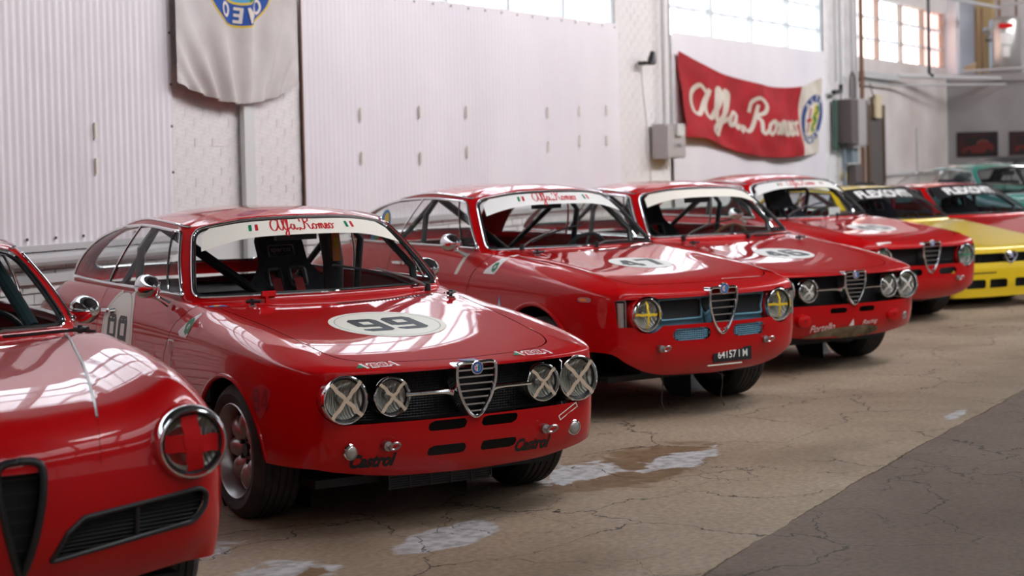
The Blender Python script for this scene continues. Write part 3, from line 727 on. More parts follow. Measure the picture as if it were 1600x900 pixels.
def side_mirror(root, dz, c, foot, m_=CHROME):
    m = MB(); M = Matrix.Translation(c) @ Matrix.Rotation(R(8), 4, 'Z')
    m.lathe([(0, .085), (.02, .08), (.042, .05), (.055, .01), (.058, -.03), (.054, -.04)], m_, 28, M); m.lathe([(.054, -.038), (0, -.036)], CHROME, 28, M)
    o = m.obj('side_mirror', root); o.location.z = dz
    q = MB(); q.tube([Vector(c) + Vector((.0, 0, -.045)), (Vector(c) + Vector(foot)) / 2 + Vector((0, 0, -.012)), foot], [.009, .010, .017], m_, 10); q.obj('mirror_stalk', o)
def wiper(root, dz, b, y0, x0, ang, ln, m_=STEEL):
    """arm from a spindle on the scuttle plus a blade lying on the glass"""
    bw = BVHTree.FromPolygons([tuple(map(float, v[:3])) for v in b.green()[0]], b.green()[1]); m = MB()
    def on(y, x, off):
        h = bw.ray_cast(Vector((x, y, 2.5)), Vector((0, 0, -1))); z1 = h[0].z if h[0] else -9
        k = b.bvh.ray_cast(Vector((x, y, 2.5)), Vector((0, 0, -1))); z2 = k[0].z if k[0] else -9
        return Vector((x, y, max(z1, z2) + off))
    p0 = on(y0, x0, .02); d = Vector((-math.sin(ang), math.cos(ang), 0)); mid = on(y0 + d.y * ln * .55, x0 + d.x * ln * .55, .035)
    m.lathe([(.016, -.02), (.014, .015), (0, .02)], SATIN, 12, Matrix.Translation(p0) @ Matrix.Rotation(R(-90), 4, 'Y'))
    m.tube([p0, p0.lerp(mid, .3) + Vector((0, 0, .012)), mid], [.007, .006, .004], m_, 6); o = m.obj('wiper', root); o.location.z = dz
    q = MB(); q.tube([on(y0 + d.y * ln * t, x0 + d.x * ln * t, .016) for t in (.15, .35, .55, .8, 1.0)], .006, SATIN, 6); q.obj('wiper_blade', o)
def stadium(hw, hh, zc, n=14, cy=0):
    pts = []
    for k in range(n + 1): a = R(-90 + 180 * k / n); pts.append((cy + hw + hh * math.cos(a), zc + hh * math.sin(a)))
    for k in range(n + 1): a = R(90 + 180 * k / n); pts.append((cy - hw + hh * math.cos(a), zc + hh * math.sin(a)))
    return np.array(pts)
def gt_tables(step=False):
    P = dict(
        out=[(0,.030,0),(.06,.022,.2),(.12,-.004,.40),(.17,-.045,.56),(.20,-.10,.665),(.235,-.22,.735),(.28,-.42,.775),(.36,-.78,.795),(.45,-1.3,.79),(.6,-2.2,.79),(.75,-3.1,.79),(.84,-3.6,.765),(.90,-3.9,.70),(.94,-4.02,.55),(.97,-4.04,.3),(1,-4.05,0)],
        hz=[(.05,.712),(-.05,.726),(-.2,.753),(-.4,.782),(-.7,.819),(-1.0,.860),(-1.4,.920),(-2,.95),(-3.3,.95),(-3.6,.905),(-3.9,.865),(-4.05,.85)],
        crown=[(.1,.004),(-.15,-.004),(-.4,-.018),(-.8,-.032),(-1.2,-.015),(-1.4,.0),(-2,-.005),(-3.3,0),(-4,.03)],
        zc=[(.1,.70),(-.3,.735),(-.7,.765),(-1.5,.79),(-3,.80),(-3.9,.77)], zcf=.712, af=.06,
        a=spl([(-4.1,.14),(-3.4,.08),(-1.6,.075),(-1.3,.12),(-.9,.17),(.1,.17)]), p=spl([(-4.1,1.9),(-3.4,1.4),(-1.6,1.3),(-1.1,1.7),(.1,1.9)]), pf=2.0,
        side=[(.15,.07),(.18,.055),(.22,.03),(.30,.014),(.42,.003),(.55,0),(.68,.004),(.80,.018)],
        front=[(.24,.10),(.27,.070),(.31,.040),(.37,.016),(.45,.004),(.55,0),(.66,.002),(.71,.006),(.745,.018)],
        zb=[(0,.258),(.35,.268),(.6,.30),(.75,.32),(9,.32)], sill=.19, spine=(-.5,-3.6),
        B=[(0,-1.335,0,.928),(.5,-1.37,.35,.930),(.88,-1.455,.61,.930),(1,-1.50,.668,.936),(1.1,-1.58,.692,.945),(1.5,-2.5,.705,.955),(1.9,-3.3,.665,.955),(2,-3.42,.61,.952),(2.1,-3.48,.52,.95),(2.5,-3.55,.25,.95),(3,-3.57,0,.95)],
        T=[(0,-1.745,0,1.318),(.5,-1.765,.28,1.308),(.88,-1.825,.475,1.276),(1,-1.87,.528,1.270),(1.1,-1.94,.552,1.282),(1.5,-2.35,.562,1.302),(1.9,-2.80,.52,1.262),(2,-2.88,.47,1.250),(2.1,-2.93,.40,1.250),(2.5,-2.95,.2,1.26),(3,-2.96,0,1.262)],
        ztop=1.356, rspine=(-2.45,-2.1), zcab=.86, hz_cowl=.925,
        win_f=rpoly([(-.655,.022),(.655,.022),(.645,.458),(-.645,.458)], [.05,.05,.075,.075]),
        win_s=rpoly([(.80,.022),(2.46,.022),(2.36,.435),(.775,.435)], [.02,.03,.22,.035]),
        win_r=rpoly([(-.60,.05),(.60,.05),(.58,.42),(-.58,.42)], .07),
        bars=[(.98,.03,.93,.43,.006),(1.70,.03,1.66,.43,.007)],
        arch=[(-.775,.285,.365),(-3.10,.285,.345)], wheelx=(-.75,-3.10), wr=.296, ww=.205, track=.665,
        hood=rpoly([(-.075,0),(-.095,.25),(-.16,.53),(-.9,.585),(-1.32,.625),(-1.27,.3),(-1.25,0),(-1.27,-.3),(-1.32,-.625),(-.9,-.585),(-.16,-.53),(-.095,-.25)], [.0,.3,.05,.3,.03,.3,.3,.3,.03,.3,.05,.3]),
        door=rpoly([(-1.36,.94),(-1.50,.80),(-1.565,.66),(-1.565,.235),(-2.56,.235),(-2.58,1.0),(-1.36,1.0)], .03),
        holes=[])
    if not step:
        P['holes'] = [stadium(.563, .1015, .601)]
    else:
        P['holes'] = [rpoly([(-.64,.505),(.64,.505),(.655,.70),(-.655,.70)], .02)]
        P['hz'] = [(.05,.730),(-.03,.746),(-.115,.766),(-.4,.807),(-.55,.823),(-.75,.844),(-.95,.868),(-1.2,.902),(-1.4,.928),(-2,.95),(-3.3,.95),(-3.6,.905),(-3.9,.865),(-4.05,.85)]
        P['step'] = (-.12, .016, .60, -.06); P['zcf'] = .728; P['zb'] = [(0,.238),(.35,.250),(.5,.278),(.62,.335),(.75,.40),(9,.40)]; P['af'] = .045; P['pf'] = 1.6
        P['hood'] = rpoly([(-.12,0),(-.135,.3),(-.165,.565),(-.9,.60),(-1.32,.625),(-1.27,.3),(-1.25,0),(-1.27,-.3),(-1.32,-.625),(-.9,-.60),(-.165,-.565),(-.135,-.3)], [.0,.3,.03,.3,.03,.3,.3,.3,.03,.3,.03,.3])
    return P
def slots(ys, zs, hw=.088, hh=.021, sk=.008):
    out = []
    for z in zs:
        for s_ in (-1, 1):
            c = s_ * ys; out.append(rpoly([(c-hw-s_*0-sk, z-hh),(c+hw-sk, z-hh),(c+hw+sk, z+hh),(c-hw+sk, z+hh)], .012, 4))
    return out
XF, XH, XS = (Vector((-1, 0, 0)), Vector((0, 0, -1)), None)
def on_front(mb, art, m, y, z, b, off=.0015, ang=0): return place(mb, tf(art, ang), m, (0, y, z), (0, 1, 0), (0, 0, 1), (-1, 0, 0), b.bvh, off)
def on_hood(mb, art, m, x, y, b, off=.0015, ang=0): return place(mb, tf(art, ang), m, (x, y, .9), (0, 1, 0), (-1, 0, 0), (0, 0, -1), b.bvh, off)
def on_lip(mb, art, m, y, b, off=.0015): return place(mb, art, m, (-.012 - .10 * (y / .5) ** 2, y, .735), (0, 1, 0), (-.7, 0, .7), (-.7, 0, -.7), b.bvh, off)
def on_side(mb, art, m, x, z, b, sg=-1, off=.0015, ang=0): return place(mb, tf(art, ang), m, (x, sg * .75, z), (-sg, 0, 0), (0, 0, 1), (0, -sg, 0), b.bvh, off)
def sticker(root, dz, name, layers, label=None):
    m = MB()
    for fn, art, mt, *a in layers: fn(m, art, mt, *a)
    o = m.obj(name, root, smooth=True); o.location.z = dz
    if label: o['label'] = label
    return o
def frontbox(root, dz, x, y0, y1, z0, z1, m_=BLACK, name='grille_recess'):
    m = MB(); n = 14; V = []; F = []
    for i in range(n + 1):
        y = y0 + (y1 - y0) * i / n; xx = x - .18 * abs(y / .7) ** 3
        V += [(xx, y, z0), (xx, y, z1)]
    F = [(2*i, 2*i+2, 2*i+3, 2*i+1) for i in range(n)]; m.add(V, F, m_); o = m.obj(name, root); o.location.z = dz; return o
def mesh_grille(parent, x, y0, y1, z0, z1, m_, dy=.013, dz_=.010, r=.0016, bow=.18, name='grille_mesh', poly=None):
    m = MB(); X = lambda y: x - bow * abs(y / .7) ** 3
    def ok(y, z): return poly is None or psdf(np.array([[y, z]]), poly)[0] < 0
    ny = int((y1 - y0) / dy); nz = int((z1 - z0) / dz_)
    for k in range(nz + 1):
        z = z0 + k * dz_; ys = [y for y in np.linspace(y0, y1, 13) if ok(y, z)]
        if len(ys) > 1: m.tube([(X(y), y, z) for y in ys], r, m_, 3)
    for k in range(ny + 1):
        y = y0 + k * dy; zs = [z for z in np.linspace(z0, z1, 9) if ok(y, z)]
        if len(zs) > 1: m.tube([(X(y), y, zs[0]), (X(y), y, zs[-1])], r, m_, 3)
    return m.obj(name, parent, smooth=False, kind='stuff')
def towing_eye(root, dz, x, y, z, name='towing_eye'):
    m = MB(); m.lathe([(.022, -.02), (.02, .012), (.0, .016)], STEEL, 16, Matrix.Translation((x, y, z)))
    ring = [Vector((x + .028 + .016 * math.sin(a), y + .020 + .023 * math.cos(a), z + .016 * math.sin(a))) for a in np.linspace(0, 2*math.pi, 17)[:-1]]
    m.tube(ring, .0055, STEEL, 6, closed=True); o = m.obj(name, root); o.location.z = dz
def cowl_vent(root, dz, b, y0=-.02, y1=.52, x=-1.235):
    m = MB(); n = 26
    for i in range(n):
        y = y0 + (y1 - y0) * i / n; place(m, fill([(-.005,-.022),(.003,-.022),(.007,.022),(-.001,.022)], .02), BLACK, (x - .06 * (y/.6)**2, y, .9), (0, 1, 0), (-1, 0, 0), (0, 0, -1), b.bvh, .002)
    o = m.obj('cowl_vent', root); o.location.z = dz
def door_handle(root, dz, x, z, b, sg=-1, m_=CHROME):
    h = b.bvh.ray_cast(Vector((x, sg * 2, z)), Vector((0, -sg, 0))); y = h[0].y if h[0] else sg * .78; m = MB()
    m.tube([(x + .07, y + sg * .004, z), (x + .055, y + sg * .03, z), (x - .055, y + sg * .03, z), (x - .07, y + sg * .004, z)], .010, m_, 8, flat=.6)
    m.lathe([(.014, 0), (.012, .03), (0, .032)], m_, 12, Matrix.Translation((x + .09, y, z)) @ Matrix.Rotation(R(90 * sg), 4, 'Z')); o = m.obj('door_handle', root); o.location.z = dz
def signal_round(root, dz, x, y, z, r, m_=SIGNAL):
    m = MB(); M = Matrix.Translation((x, y, z)); m.lathe([(r, -.03), (r, .004), (r * .86, .008), (r * .8, .004)], CHROME, 24, M)
    m.lathe([(r * .8, .004), (r * .7, .010), (r * .4, .015), (0, .016)], m_, 24, M); o = m.obj('turn_signal', root); o.location.z = dz
def hood_pin(root, dz, b, x, y, ang=0.6):
    h = b.bvh.ray_cast(Vector((x, y, 2)), Vector((0, 0, -1)))[0]; m = MB()
    d = Vector((math.cos(ang), math.sin(ang), 0)); m.tube([h + Vector((0, 0, -.005)), h + Vector((0, 0, .035))], .010, SATIN, 8); m.tube([h + d * -.03 + Vector((0, 0, .02)), h + d * .045 + Vector((0, 0, .022))], .009, SATIN, 8)
    m.lathe([(.02, 0), (.02, .004), (0, .005)], STEEL, 14, Matrix.Translation(h) @ Matrix.Rotation(R(-90), 4, 'Y')); o = m.obj('bonnet_catch', root); o.location.z = dz

def gt_smooth_front(root, b, dz, lamps, tape, slotz=(.468,.363), shield_m=CHROME, bars=True):
    P = b.P
    rc = frontbox(root, dz, -.075, -.655, .655, .49, .715)
    mesh_grille(rc, -.060, -.62, .62, .505, .70, SATIN, .014, .011, .0018)
    for (y, r, x, nm) in lamps:
        lamp(root, dz, (x, y, .604), r, tape, nm='headlamp', depth=.085)
    m = MB()
    for sg in (-1, 1):
        ys = np.linspace(.09, .30, 8)
        m.tube([(.014 - .02 * (y/.3), sg * y, .607 if i else .60) for i, y in enumerate(ys)], [.016, .013, .010, .009, .009, .009, .009, .009], CHROME, 8, flat=.8)
        o = m.obj('grille_strip', root); o.location.z = dz; m = MB()
    shield(root, dz, (.052, 0, .722), .185, .225, 7)
    return rc

SHAPE_A = gt_tables(False)
SHAPE_A['holes'] = SHAPE_A['holes'] + slots(.125, (.470, .365))
SHAPE_S = gt_tables(True)
SHAPE_46 = gt_tables(False); SHAPE_46['holes'] = SHAPE_46['holes'] + slots(.128, (.458,), .075, .018)
SHAPE_45 = gt_tables(True); SHAPE_45['holes'] = SHAPE_45['holes'] + [stadium(.085, .03, .487, 8, s_ * .215) for s_ in (-1, 1)]
SHAPE_S['holes'] = SHAPE_S['holes'] + [stadium(.095, .036, .487, 8, s_ * .215) for s_ in (-1, 1)]
for T_ in (SHAPE_S, SHAPE_45):   # lamp housings on the front face replace one long opening
    T_['holes'] = [stadium(.40, .10, .612) if False else rpoly([(-.665,.545),(.665,.545),(.672,.702),(-.672,.702)], .01), stadium(.0001, .108, .612, 14, .497), stadium(.0001, .108, .612, 14, -.497)] + T_['holes'][1:]

# ---------------------------------------------------------------- car 99
def car99():
    dz = -.031; b = Body(SHAPE_A)
    cfg = dict(strip=dict(script=1, flags=1, h=(.345,.45), label='cream sun strip with red script lettering and small tricolour flags'), seats=[.20], sparco=1, lip=.012, seatw=.86, swz=-.2)
    root, b, done = build_gt('race_car', b, 'red racing coupe numbered 99 with four tape-crossed headlamps, nearest complete car', (6.689, 3.716, R(-121.72)), cfg=cfg, dz=dz)
    tp = (TAPE, .17, (R(45), R(-48)), .97)
    gt_smooth_front(root, b, dz, [(-.563, .102, -.040, ''), (.563, .102, -.040, ''), (-.364, .084, -.012, ''), (.364, .084, -.012, '')], tp)
    # bonnet roundel
    cx, cy = -.765, .0
    def hood(art, m, off, ang=0, dx=0): return (on_hood, art, m, cx + dx, cy, b, off, ang)
    sticker(root, dz, 'number_roundel', [hood(disc(.27, 7, 56, 0, 1.0), CREAM, .0016), hood(disc(.243, 1, 56, .2405), DGREY, .0022), hood(tf(number('99', .23, .36), 0, (0, 0), .92, 1), DGREY, .0024)], 'cream bonnet roundel reading 99')
    L99 = [(on_side, disc(.235, 7, 48), CREAM, -2.25, .73, b, -1, .0016), (on_side, disc(.212, 1, 48, .2095), DGREY, -2.25, .73, b, -1, .0022), (on_side, number('99', .20, .30), DGREY, -2.25, .722, b, -1, .0024)]
    sticker(root, dz, 'number_roundel', L99, 'cream door roundel reading 99')
    L99 = [(on_side, disc(.235, 7, 48), CREAM, -2.03, .70, b, 1, .0016), (on_side, number('99', .22, .28), DGREY, -2.03, .68, b, 1, .0024)]
    sticker(root, dz, 'number_roundel', L99, 'cream door roundel reading 99')
    tri = fill([(-.115, -.055), (.035, -.06), (.06, .07)], .02)
    sticker(root, dz, 'sticker', [(on_side, tri, WHITE, -1.30, .842, b, -1, .0016)] + [(on_side, tf(a, .3, (.012, -.008)), GREENV, -1.30, .842, b, -1, .0024) for a in clover(.046)], 'white triangle sticker with green four-leaf clover')
    sticker(root, dz, 'sticker', [(on_side, fill([(-.035,.06),(.035,.06),(.0,-.07)], .02), GHOST, -1.47, .70, b, -1, .0016), (on_side, ribbon([[(-.035,.06),(.035,.06),(.0,-.07),(-.035,.06)]], .008), WHITE, -1.47, .70, b, -1, .002)], 'small pointed pennant sticker')
    sticker(root, dz, 'sticker', [(on_side, fill(rpoly([(-.085,.05),(.02,.08),(.095,.05),(.01,-.07),(-.03,-.07)], .015), .03), GHOST, -.42, .575, b, -1, .0016), (on_side, tf(number('84', .09, .3), .1, (.0, .01)), GHOSTD, -.42, .575, b, -1, .0024)], 'faded pink sticker reading 84')
    # nose lettering
    for y, z in ((-.445, .345), (.308, .345)):
        sticker(root, dz, 'sponsor_sticker', [(on_front, text('Castrol', .060, shear=.25, bold=.05, width=.19), BLACK, y, z, b)], 'black lettering reading Castrol')
    for y in (-.395, .345):
        v = text('VEGA', .028, shear=.2, bold=.03, width=.125)
        sticker(root, dz, 'sponsor_sticker', [(on_lip, tf(text('VEGA', .058, shear=.2, bold=.08, width=.165), 0, (.008, 0)), WHITE, y, b, .0014), (on_lip, tf(v, 0, (.008, 0), 1.12, 1.5), REDV, y, b, .0022), (on_lip, tf(fill([(-.035,-.018),(.004,-.018),(.0,.02)], .01), 0, (-.072, 0)), GREENV, y, b, .0024)], 'small VEGA sticker with green triangle')
    sticker(root, dz, 'sticker', [(on_lip, fill([(-.055,.022),(.04,.022),(.04,-.03)], .02), BLUEL, .01, b, .0016), (on_lip, fill([(-.036,.016),(.033,.016),(.033,-.02)], .02), STEEL, .01, b, .0024)], 'blue edged silver triangle badge above the grille')
    sticker(root, dz, 'sticker', [(on_front, ribbon([[(-.055,-.025),(.05,.022),(.06,.004),(-.045,-.043),(-.055,-.025)]], .005), CREAM, .498, .475, b, .002)], 'small outlined red tow sticker')
    for y in (-.40, .36): towing_eye(root, dz, .004, y, .405)
    for sg in (-1, 1): signal_round(root, dz, -.050, sg * .54, .388, .034)
    side_mirror(root, dz, (-1.64, -.82, 1.005), (-1.60, -.735, .915)); side_mirror(root, dz, (-1.87, .80, 1.0), (-1.82, .72, .93))
    door_handle(root, dz, -2.42, .845, b); door_handle(root, dz, -2.42, .845, b, 1)
    cowl_vent(root, dz, b); wiper(root, dz, b, .55, -1.40, math.pi - .10, .50); wiper(root, dz, b, .60, -1.40, 1.45 + math.pi * 0, .01) if False else None
    hood_pin(root, dz, b, -1.29, -.44, .7); hood_pin(root, dz, b, -1.18, .56, 2.2)
    sticker(root, dz, 'sticker', [(on_hood, fill([(-.05,-.02),(.05,-.02),(.03,.03),(-.02,.02)], .02), BLUEL, -1.33, -.60, b), (on_hood, disc(.018, 2, 12), GOLD, -1.33, -.60, b, .0024)], 'small blue and yellow sticker by the windshield')
    m = MB(); h = b.bvh.ray_cast(Vector((-1.36, -.33, 2)), Vector((0, 0, -1)))[0]
    m.box(h + Vector((-.004, -.03, .03)), h + Vector((.004, .04, .055)), RTAPE); m.box(h + Vector((-.004, -.012, 0)), h + Vector((.004, .0, .03)), RTAPE); o = m.obj('bonnet_tag', root); o.location.z = dz
    # oil cooler hanging under the valance
    m = MB(); m.box((-.30, -.28, .175), (-.24, .22, .27), BLACK); 
    for k in range(9): m.box((-.238, -.28, .18 + .01 * k), (-.234, .22, .183 + .01 * k), SATIN)
    for k in range(6): m.box((-.234, -.28 + .1 * k, .175), (-.230, -.275 + .1 * k, .27), SATIN)
    o = m.obj('oil_cooler', root); o.location.z = dz
    # cage label
    m = MB(); m.tube([(-2.22, .40, .55), (-2.10, .36, 1.05), (-2.12, .34, 1.25)], .055, SATIN, 12); o = m.obj('padded_cage_post', root); o.location.z = dz
    m = MB(); place(m, box_art(.045, .15), ORANGE, (-2.05, .35, 1.13), (0, 1, 0), (-.1, 0, 1), off=.012); place(m, box_art(.028, .05), YEL, (-2.05, .35, 1.15), (0, 1, 0), (-.1, 0, 1), off=.014); o = m.obj('padding_label', root); o.location.z = dz
    return root
def step_front(root, b, dz, tape, frame=BLUEP, back=BLUEP, meshm=SATIN, sigs=True, badge=.03):
    """recessed panel with two big lamps, mesh panels and outboard signals"""
    rc = frontbox(root, dz, -.058, -.672, .672, .49, .72, back, 'front_panel')
    for sg in (-1, 1):
        poly = rpoly([(sg*.10,.572),(sg*.385,.568),(sg*.375,.61),(sg*.40,.69),(sg*.10,.692)], .015)
        m = MB(); V, F = fill(poly, .05); m.add([(-.046 - .18 * abs(y/.7)**3, y, z) for y, z in V], F, BLACK); m.obj('mesh_backing', rc)
        mesh_grille(rc, -.040, sg*.10 if sg > 0 else -.40, .41 if sg > 0 else -.10, .566, .695, frame if frame is not BLUEP else DGREY, .012, .009, .0016, poly=poly)
        if frame is BLUEP:
            m = MB(); m.tube([(-.038 - .18 * abs(p[0]/.7)**3, p[0], p[1]) for p in poly], .008, frame, 6, closed=True); m.obj('mesh_frame', rc)
        # red lamp bowl
        m = MB(); M = Matrix.Translation((-.075, sg*.497, .612)); m.lathe([(.112, -.04), (.112, .0), (.108, .018), (.10, .022)], RED, 36, M); m.obj('lamp_bowl', rc)
        lamp(root, dz, (-.035, sg*.497, .612), .100, tape, depth=.06)
        if sigs:
            q = MB(); y0, y1 = sorted((sg*.615, sg*.668)); V = []
            q.tube([(-.105 - .35*abs(abs(y)-.64), y, z) for y, z in ((sg*.642,.545),(sg*.642,.685))], .026, SIGNAL, 10, flat=.8)
            q.tube([(-.10 - (abs(p[0])-.62)*.8, p[0], p[1]) for p in rpoly([(y0-.004,.532),(y1+.004,.532),(y1+.004,.698),(y0-.004,.698)], .012)], .006, STEEL, 6, closed=True)
            o = q.obj('turn_signal', root); o.location.z = dz
    shield(root, dz, (.045, 0, .745), .20, .265, 6, badge=badge, badge_off=(0, -.005))
    return rc
def car47():
    dz = .015; b = Body(SHAPE_S)
    cfg = dict(strip=dict(script=1, flags=1, h=(.345,.45), m=WHITE, label='white sun strip with red script lettering and two tricolour flags'), seats=[-.33], bucket=False, lip=.016)
    root, b, done = build_gt('race_car', b, 'red racing coupe numbered 47 with light blue grille surround and yellow-taped headlamps', (10.01, 3.885, R(-119.27)), cfg=cfg, dz=dz)
    step_front(root, b, dz, (YTAPE, .15, (R(2), R(88)), .80))
    for sg in (-1, 1):
        poly = stadium(.095, .034, .487, 8, sg * .215); m = MB(); V, F = fill(poly, .05); m.add([(-.03, y, z) for y, z in V], F, BLACK); o = m.obj('vent_backing', root); o.location.z = dz
        mesh_grille(o, .019, sg*.215 - .13, sg*.215 + .13, .455, .52, BLUEP, .016, .012, .0026, bow=.30, name='vent_mesh', poly=poly)
    sticker(root, dz, 'number_roundel', [(on_hood, disc(.20, 6, 48), WHITE, -.75, .0, b, .0016), (on_hood, tf(number('47', .22, .35), 0, (0, 0), .9, 1), SATIN, -.75, 0, b, .0024)], 'white bonnet roundel reading 47')
    sticker(root, dz, 'sticker', [(on_side, fill([(-.115, -.05), (.05, -.05), (.075, .085)], .02), WHITE, -1.27, .862, b, -1, .0016)] + [(on_side, tf(a, .3, (.012, -.008)), GREENV, -1.27, .862, b, -1, .0024) for a in clover(.036)], 'white triangle sticker with green four-leaf clover')
    sticker(root, dz, 'sticker', [(on_side, fill([(-.045,-.06),(-.005,-.06),(.06,.07),(.02,.07)], .02), CREAM, -1.66, .855, b, -1, .0016)], 'thin cream slanted stripe on the door')
    sticker(root, dz, 'sticker', [(on_side, fill([(-.03,-.05),(.03,-.05),(.0,.06)], .02), BLUEL, -1.15, .63, b, -1, .0016), (on_side, fill([(-.02,-.04),(.02,-.04),(.0,.035)], .02), WHITE, -1.15, .63, b, -1, .0024)], 'small blue and white triangle badge low on the fender')
    m = MB(); place(m, fill(rpoly([(-.05,-.014),(.05,-.014),(.05,.014),(-.05,.014)], .01), .02), STEEL, (-.30, -.75, .70), (1, 0, 0), (0, 0, 1), (0, 1, 0), b.bvh, .004); place(m, fill(rpoly([(-.03,-.007),(.02,-.007),(.02,.007),(-.03,.007)], .004), .02), ORANGE, (-.30, -.75, .70), (1, 0, 0), (0, 0, 1), (0, 1, 0), b.bvh, .006); o = m.obj('side_marker', root); o.location.z = dz
    # number plate
    m = MB(); m.box((.004, -.055, .305), (.010, .235, .385), BLACK); place(m, text('64157 I M', .045, bold=.012, width=.225), WHITE, (.0105, .09, .348), (0, 1, 0), (0, 0, 1), off=.001); o = m.obj('licence_plate', root, smooth=False, label='black number plate reading 64157 I M'); o.location.z = dz
    m = MB(); m.box((.002, -.10, .288), (.012, .16, .294), CREAM); o = m.obj('plate_rail', root); o.location.z = dz
    towing_eye(root, dz, .0, -.43, .415); towing_eye(root, dz, .0, .35, .415)
    sticker(root, dz, 'sponsor_sticker', [(on_hood, text('PORTELLO RACING', .012, width=.30), WHITE, -.15, .30, b, .002)], 'thin row of pale lettering on the bonnet edge')
    side_mirror(root, dz, (-1.66, -.82, 1.0), (-1.62, -.735, .915)); door_handle(root, dz, -2.42, .845, b); cowl_vent(root, dz, b)
    wiper(root, dz, b, -.45, -1.40, .12, .52); wiper(root, dz, b, .10, -1.35, .10, .5)
    hood_pin(root, dz, b, -1.15, -.5, 1.2)
    for y, x, l in ((-.28, -.2, .2), (.13, -.15, .2)):
        m = MB(); m.tube(curve_pts([(x, y, .27), (x + .005, y + .006, .17), (x - .006, y + .002, .08), (x + .012, y + .012, .02)], 4), .0035, SATIN, 6); o = m.obj('loose_strap', root); o.location.z = dz
    m = MB(); place(m, disc(.09, 2, 18, 0, .8), BLUEL, (-2.9, -.60, 1.10), (1, 0, 0), (0, .2, 1), off=.0); place(m, disc(.05, 2, 12, 0, .7), YTAPE, (-2.88, -.60, 1.12), (1, 0, 0), (0, .2, 1), off=.002); 
    for k, mk in ((0, BLUEL), (1, GREENV), (2, BLUEL)): place(m, disc(.05, 2, 12), mk, (-2.98 - .05 * k, -.60, 1.06 - .04 * k), (1, 0, 0), (0, .2, 1), off=.001)
    o = m.obj('window_sticker', root); o.location.z = dz
    return root
def car46():
    dz = -.022; b = Body(SHAPE_46)
    cfg = dict(strip=dict(h=(.36,.45), m=CREAM), seats=[-.05], lip=.010, wheelrim=WOOD, belts=False)
    root, b, done = build_gt('race_car', b, 'red smooth-nosed racing coupe numbered 46 with a scraped bare patch on its chin', (12.342, 3.808, R(-121.77)), cfg=cfg, dz=dz)
    gt_smooth_front(root, b, dz, [(-.563, .102, -.040, ''), (.563, .102, -.040, ''), (-.364, .084, -.012, ''), (.364, .084, -.012, '')], (WTAPE, .15, (R(45), R(-45)), .72))
    sticker(root, dz, 'number_roundel', [(on_hood, disc(.22, 6, 48), WHITE, -.72, .0, b, .0016), (on_hood, tf(number('46', .23, .34), 0, (0, 0), .9, 1), SATIN, -.72, 0, b, .0024)], 'white bonnet roundel reading 46')
    pts = [(-.36,-.03),(-.30,.0),(-.18,.035),(-.05,.045),(.08,.05),(.20,.05),(.30,.03),(.31,-.0),(.2,-.03),(.05,-.045),(-.1,-.05),(-.25,-.045)]
    sticker(root, dz, 'bare_patch', [(on_front, fill(curve_pts(pts, 4, True), .02), PUTTY, -.05, .292, b, .003)], 'brown scraped filler patch on the chin')
    sticker(root, dz, 'sponsor_sticker', [(on_front, tf(text('Portello', .05, shear=.3, width=.2), .08), WHITE, -.25, .345, b, .0016), (on_front, tf(text('Racing', .04, shear=.3, width=.14), .05), WHITE, .17, .36, b, .0016), (on_front, fill([(-.02,-.02),(.025,-.02),(.01,.03)], .02), WHITE, -.005, .365, b, .002)], 'partly scraped white script lettering')
    signal_round(root, dz, -.058, .54, .385, .031, STEEL)
    for y in (-.42, .39):
        m = MB(); m.lathe([(.05,-.02),(.045,.012),(.03,.018),(0,.018)], RED, 20, Matrix.Translation((-.004, y, .40)) @ Matrix.Scale(1.25, 4, (0, 1, 0))); m.lathe([(.007,.018),(.007,.021),(0,.021)], BLACK, 8, Matrix.Translation((-.004, y, .40))); o = m.obj('tow_boss', root); o.location.z = dz
    door_handle(root, dz, -2.42, .845, b)
    wiper(root, dz, b, -.42, -1.38, .12, .5); wiper(root, dz, b, .16, -1.34, .12, .45); hood_pin(root, dz, b, -1.15, .5, 1.); hood_pin(root, dz, b, -1.15, -.5, 1.)
    return root
def car45():
    dz = -.024; b = Body(SHAPE_45)
    cfg = dict(strip=dict(script=1, flags=1, h=(.355,.45), m=WHITE, label='white sun strip with faded red script and two tricolour flags'), seats=[.33], lip=.014, belts=False)
    root, b, done = build_gt('race_car', b, 'red step-nosed racing coupe numbered 45 with plain black grille and green-crossed headlamp', (15.908, 4.196, R(-120.7)), cfg=cfg, dz=dz)
    step_front(root, b, dz, (GTAPE, .10, (R(2), R(88)), .80), frame=SATIN, back=BLACK, badge=.026)
    for sg in (-1, 1):
        V, F = fill(stadium(.09, .034, .487, 8, sg * .215), .05); m = MB(); m.add([(-.03, y, z) for y, z in V], F, BLACK); o = m.obj('vent_backing', root); o.location.z = dz
    sticker(root, dz, 'number_roundel', [(on_hood, disc(.225, 6, 48), WHITE, -.72, .0, b, .0016), (on_hood, tf(number('45', .23, .34), 0, (0, 0), .9, 1), SATIN, -.72, 0, b, .0024)], 'white bonnet roundel reading 45')
    sticker(root, dz, 'sponsor_sticker', [(on_hood, box_art(.16, .03), WHITE, -.07, -.46, b, .0016)], 'small white strip at the bonnet edge')
    towing_eye(root, dz, .0, .35, .415); towing_eye(root, dz, .0, -.43, .415); side_mirror(root, dz, (-1.66, -.82, 1.0), (-1.62, -.735, .915))
    wiper(root, dz, b, -.42, -1.40, .12, .5); wiper(root, dz, b, .16, -1.36, .12, .45)
    m = MB(); m.box((-1.50, .18, .95), (-1.495, .32, 1.03), PAPER); o = m.obj('paper_note', root); o.location.z = dz
    return root
